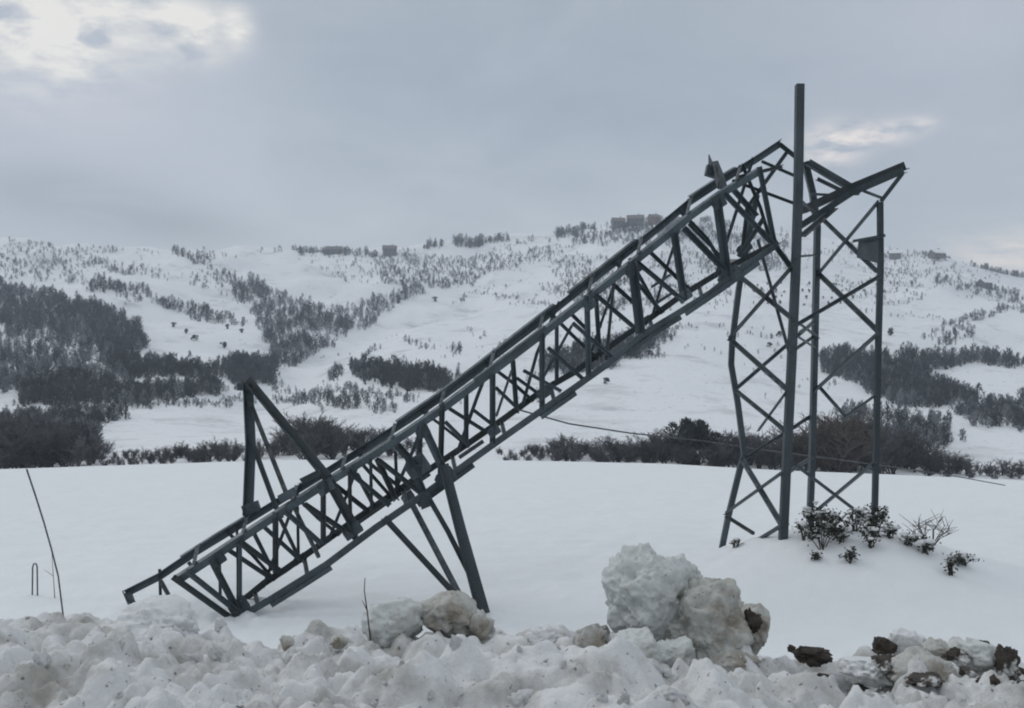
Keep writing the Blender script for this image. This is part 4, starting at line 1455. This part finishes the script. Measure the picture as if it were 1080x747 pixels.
deck = mix(nt, 1.0, deck, tone, 'MULTIPLY')
tone2 = ramp(nt, n2, [(0.32, (0.90, 0.915, 0.93)), (0.68, (1.09, 1.08, 1.065))])
deck = mix(nt, 1.0, deck, tone2, 'MULTIPLY')


def blob(px, py, size, aspect=1.0):
    """soft lobe round a compass direction"""
    d = Vector(((px - CX) / F, 1, (HZ - py) / F)).normalized()
    east = Vector((0, 0, 1)).cross(d).normalized() * -1
    north = east.cross(d).normalized() * -1
    u_ = ma('DIVIDE', vm('DOT_PRODUCT', DIR, tuple(east)).outputs['Value'], size * aspect)
    v_ = ma('DIVIDE', vm('DOT_PRODUCT', DIR, tuple(north)).outputs['Value'], size)
    front = ma('GREATER_THAN', vm('DOT_PRODUCT', DIR, tuple(d)).outputs['Value'], 0.0)
    r2 = ma('ADD', ma('MULTIPLY', u_, u_), ma('MULTIPLY', v_, v_))
    return ma('MULTIPLY', ma('POWER', 2.718, ma('MULTIPLY', r2, -1.0)), front)


def addblobs(cur, blobs, colour, nz, lo, hi):
    tot = None
    for bb in blobs:
        x = blob(*bb[:4])
        x = ma('MULTIPLY', x, bb[4])
        tot = x if tot is None else ma('ADD', tot, x)
    mr = nd(nt, 'ShaderNodeMapRange')
    mr.inputs[1].default_value = lo
    mr.inputs[2].default_value = hi
    nt.links.new(nz, mr.inputs[0])
    fac = ma('MULTIPLY', tot, mr.outputs[0], clamp=True)
    return mix(nt, fac, cur, colour)


n3 = wnoise(3.4, 6, 0.6, (7.7, 2.1, 0.2), 0.3)
n4 = wnoise(9.0, 5, 0.55, (1.7, 8.1, 0.2), 0.2)
deck = addblobs(deck, [(90, 110, 0.13, 1.5, 0.75)], (6.3, 6.7, 7.9), n1, 0.0, 0.4)
deck = addblobs(deck, [(1000, 40, 0.12, 1.3, 0.5)], (5.9, 6.2, 7.4), n1, 0.0, 0.4)
deck = addblobs(deck, [(20, 20, 0.045, 1.6, 0.9), (75, 55, 0.022, 1.3, 1.3), (150, 15, 0.03, 1.6, 0.9), (210, 35, 0.022, 1.3, 1.2), (250, 28, 0.016, 0.9, 1.2), (-60, -10, 0.07, 2, 1.0)], (10.0, 9.9, 9.7), n4, 0.32, 0.64)
deck = addblobs(deck, [(878, 153, 0.018, 1.4, 1.4), (925, 141, 0.010, 2.8, 1.2), (968, 131, 0.006, 2.4, 1.0)], (10.4, 9.7, 9.5), n4, 0.36, 0.60)
deck = addblobs(deck, [(1070, 268, 0.022, 3.0, 1.1)], (8.6, 8.2, 8.0), n4, 0.2, 0.6)
deck = addblobs(deck, [(60, 205, 0.03, 3.4, 0.95), (190, 240, 0.02, 3.5, 0.8)], (3.9, 4.4, 5.1), n2, 0.2, 0.5)
deck = mix(nt, 1.0, deck, (1.085, 1.065, 1.02), 'MULTIPLY')
tot = mix(nt, 0.95, sky.outputs[0], deck)
nt.links.new(tot, bg.inputs['Color'])

sun = bpy.data.lights.new('sun', 'SUN')
sun.energy = 0.7
sun.angle = math.radians(25)
sun.color = (1.0, 0.97, 0.93)
so = bpy.data.objects.new('sun', sun)
COL.objects.link(so)
sd = Vector((math.sin(SUN_AZ) * math.cos(SUN_EL), math.cos(SUN_AZ) * math.cos(SUN_EL), math.sin(SUN_EL)))
so.rotation_euler = sd.to_track_quat('Z', 'Y').to_euler()

# ------------------------------------------------------------------ camera and output
cam = bpy.data.cameras.new('camera')
cam.sensor_width = 36
cam.lens = 36 * F / 1080
cam.shift_y = (HZ - 373.5) / 1080
cam.clip_start = 0.1
cam.clip_end = 6000
co = bpy.data.objects.new('camera', cam)
COL.objects.link(co)
co.rotation_euler = (math.radians(90), 0, 0)
scene.camera = co
scene.render.engine = 'CYCLES'
scene.cycles.use_denoising = True
scene.cycles.max_bounces = 6
scene.cycles.diffuse_bounces = 3
scene.cycles.volume_bounces = 1
scene.cycles.filter_width = 2.0
scene.view_settings.view_transform = 'Standard'
scene.view_settings.look = 'None'
scene.view_settings.gamma = 1
scene.view_settings.exposure = 0.08
print('trees', counts)
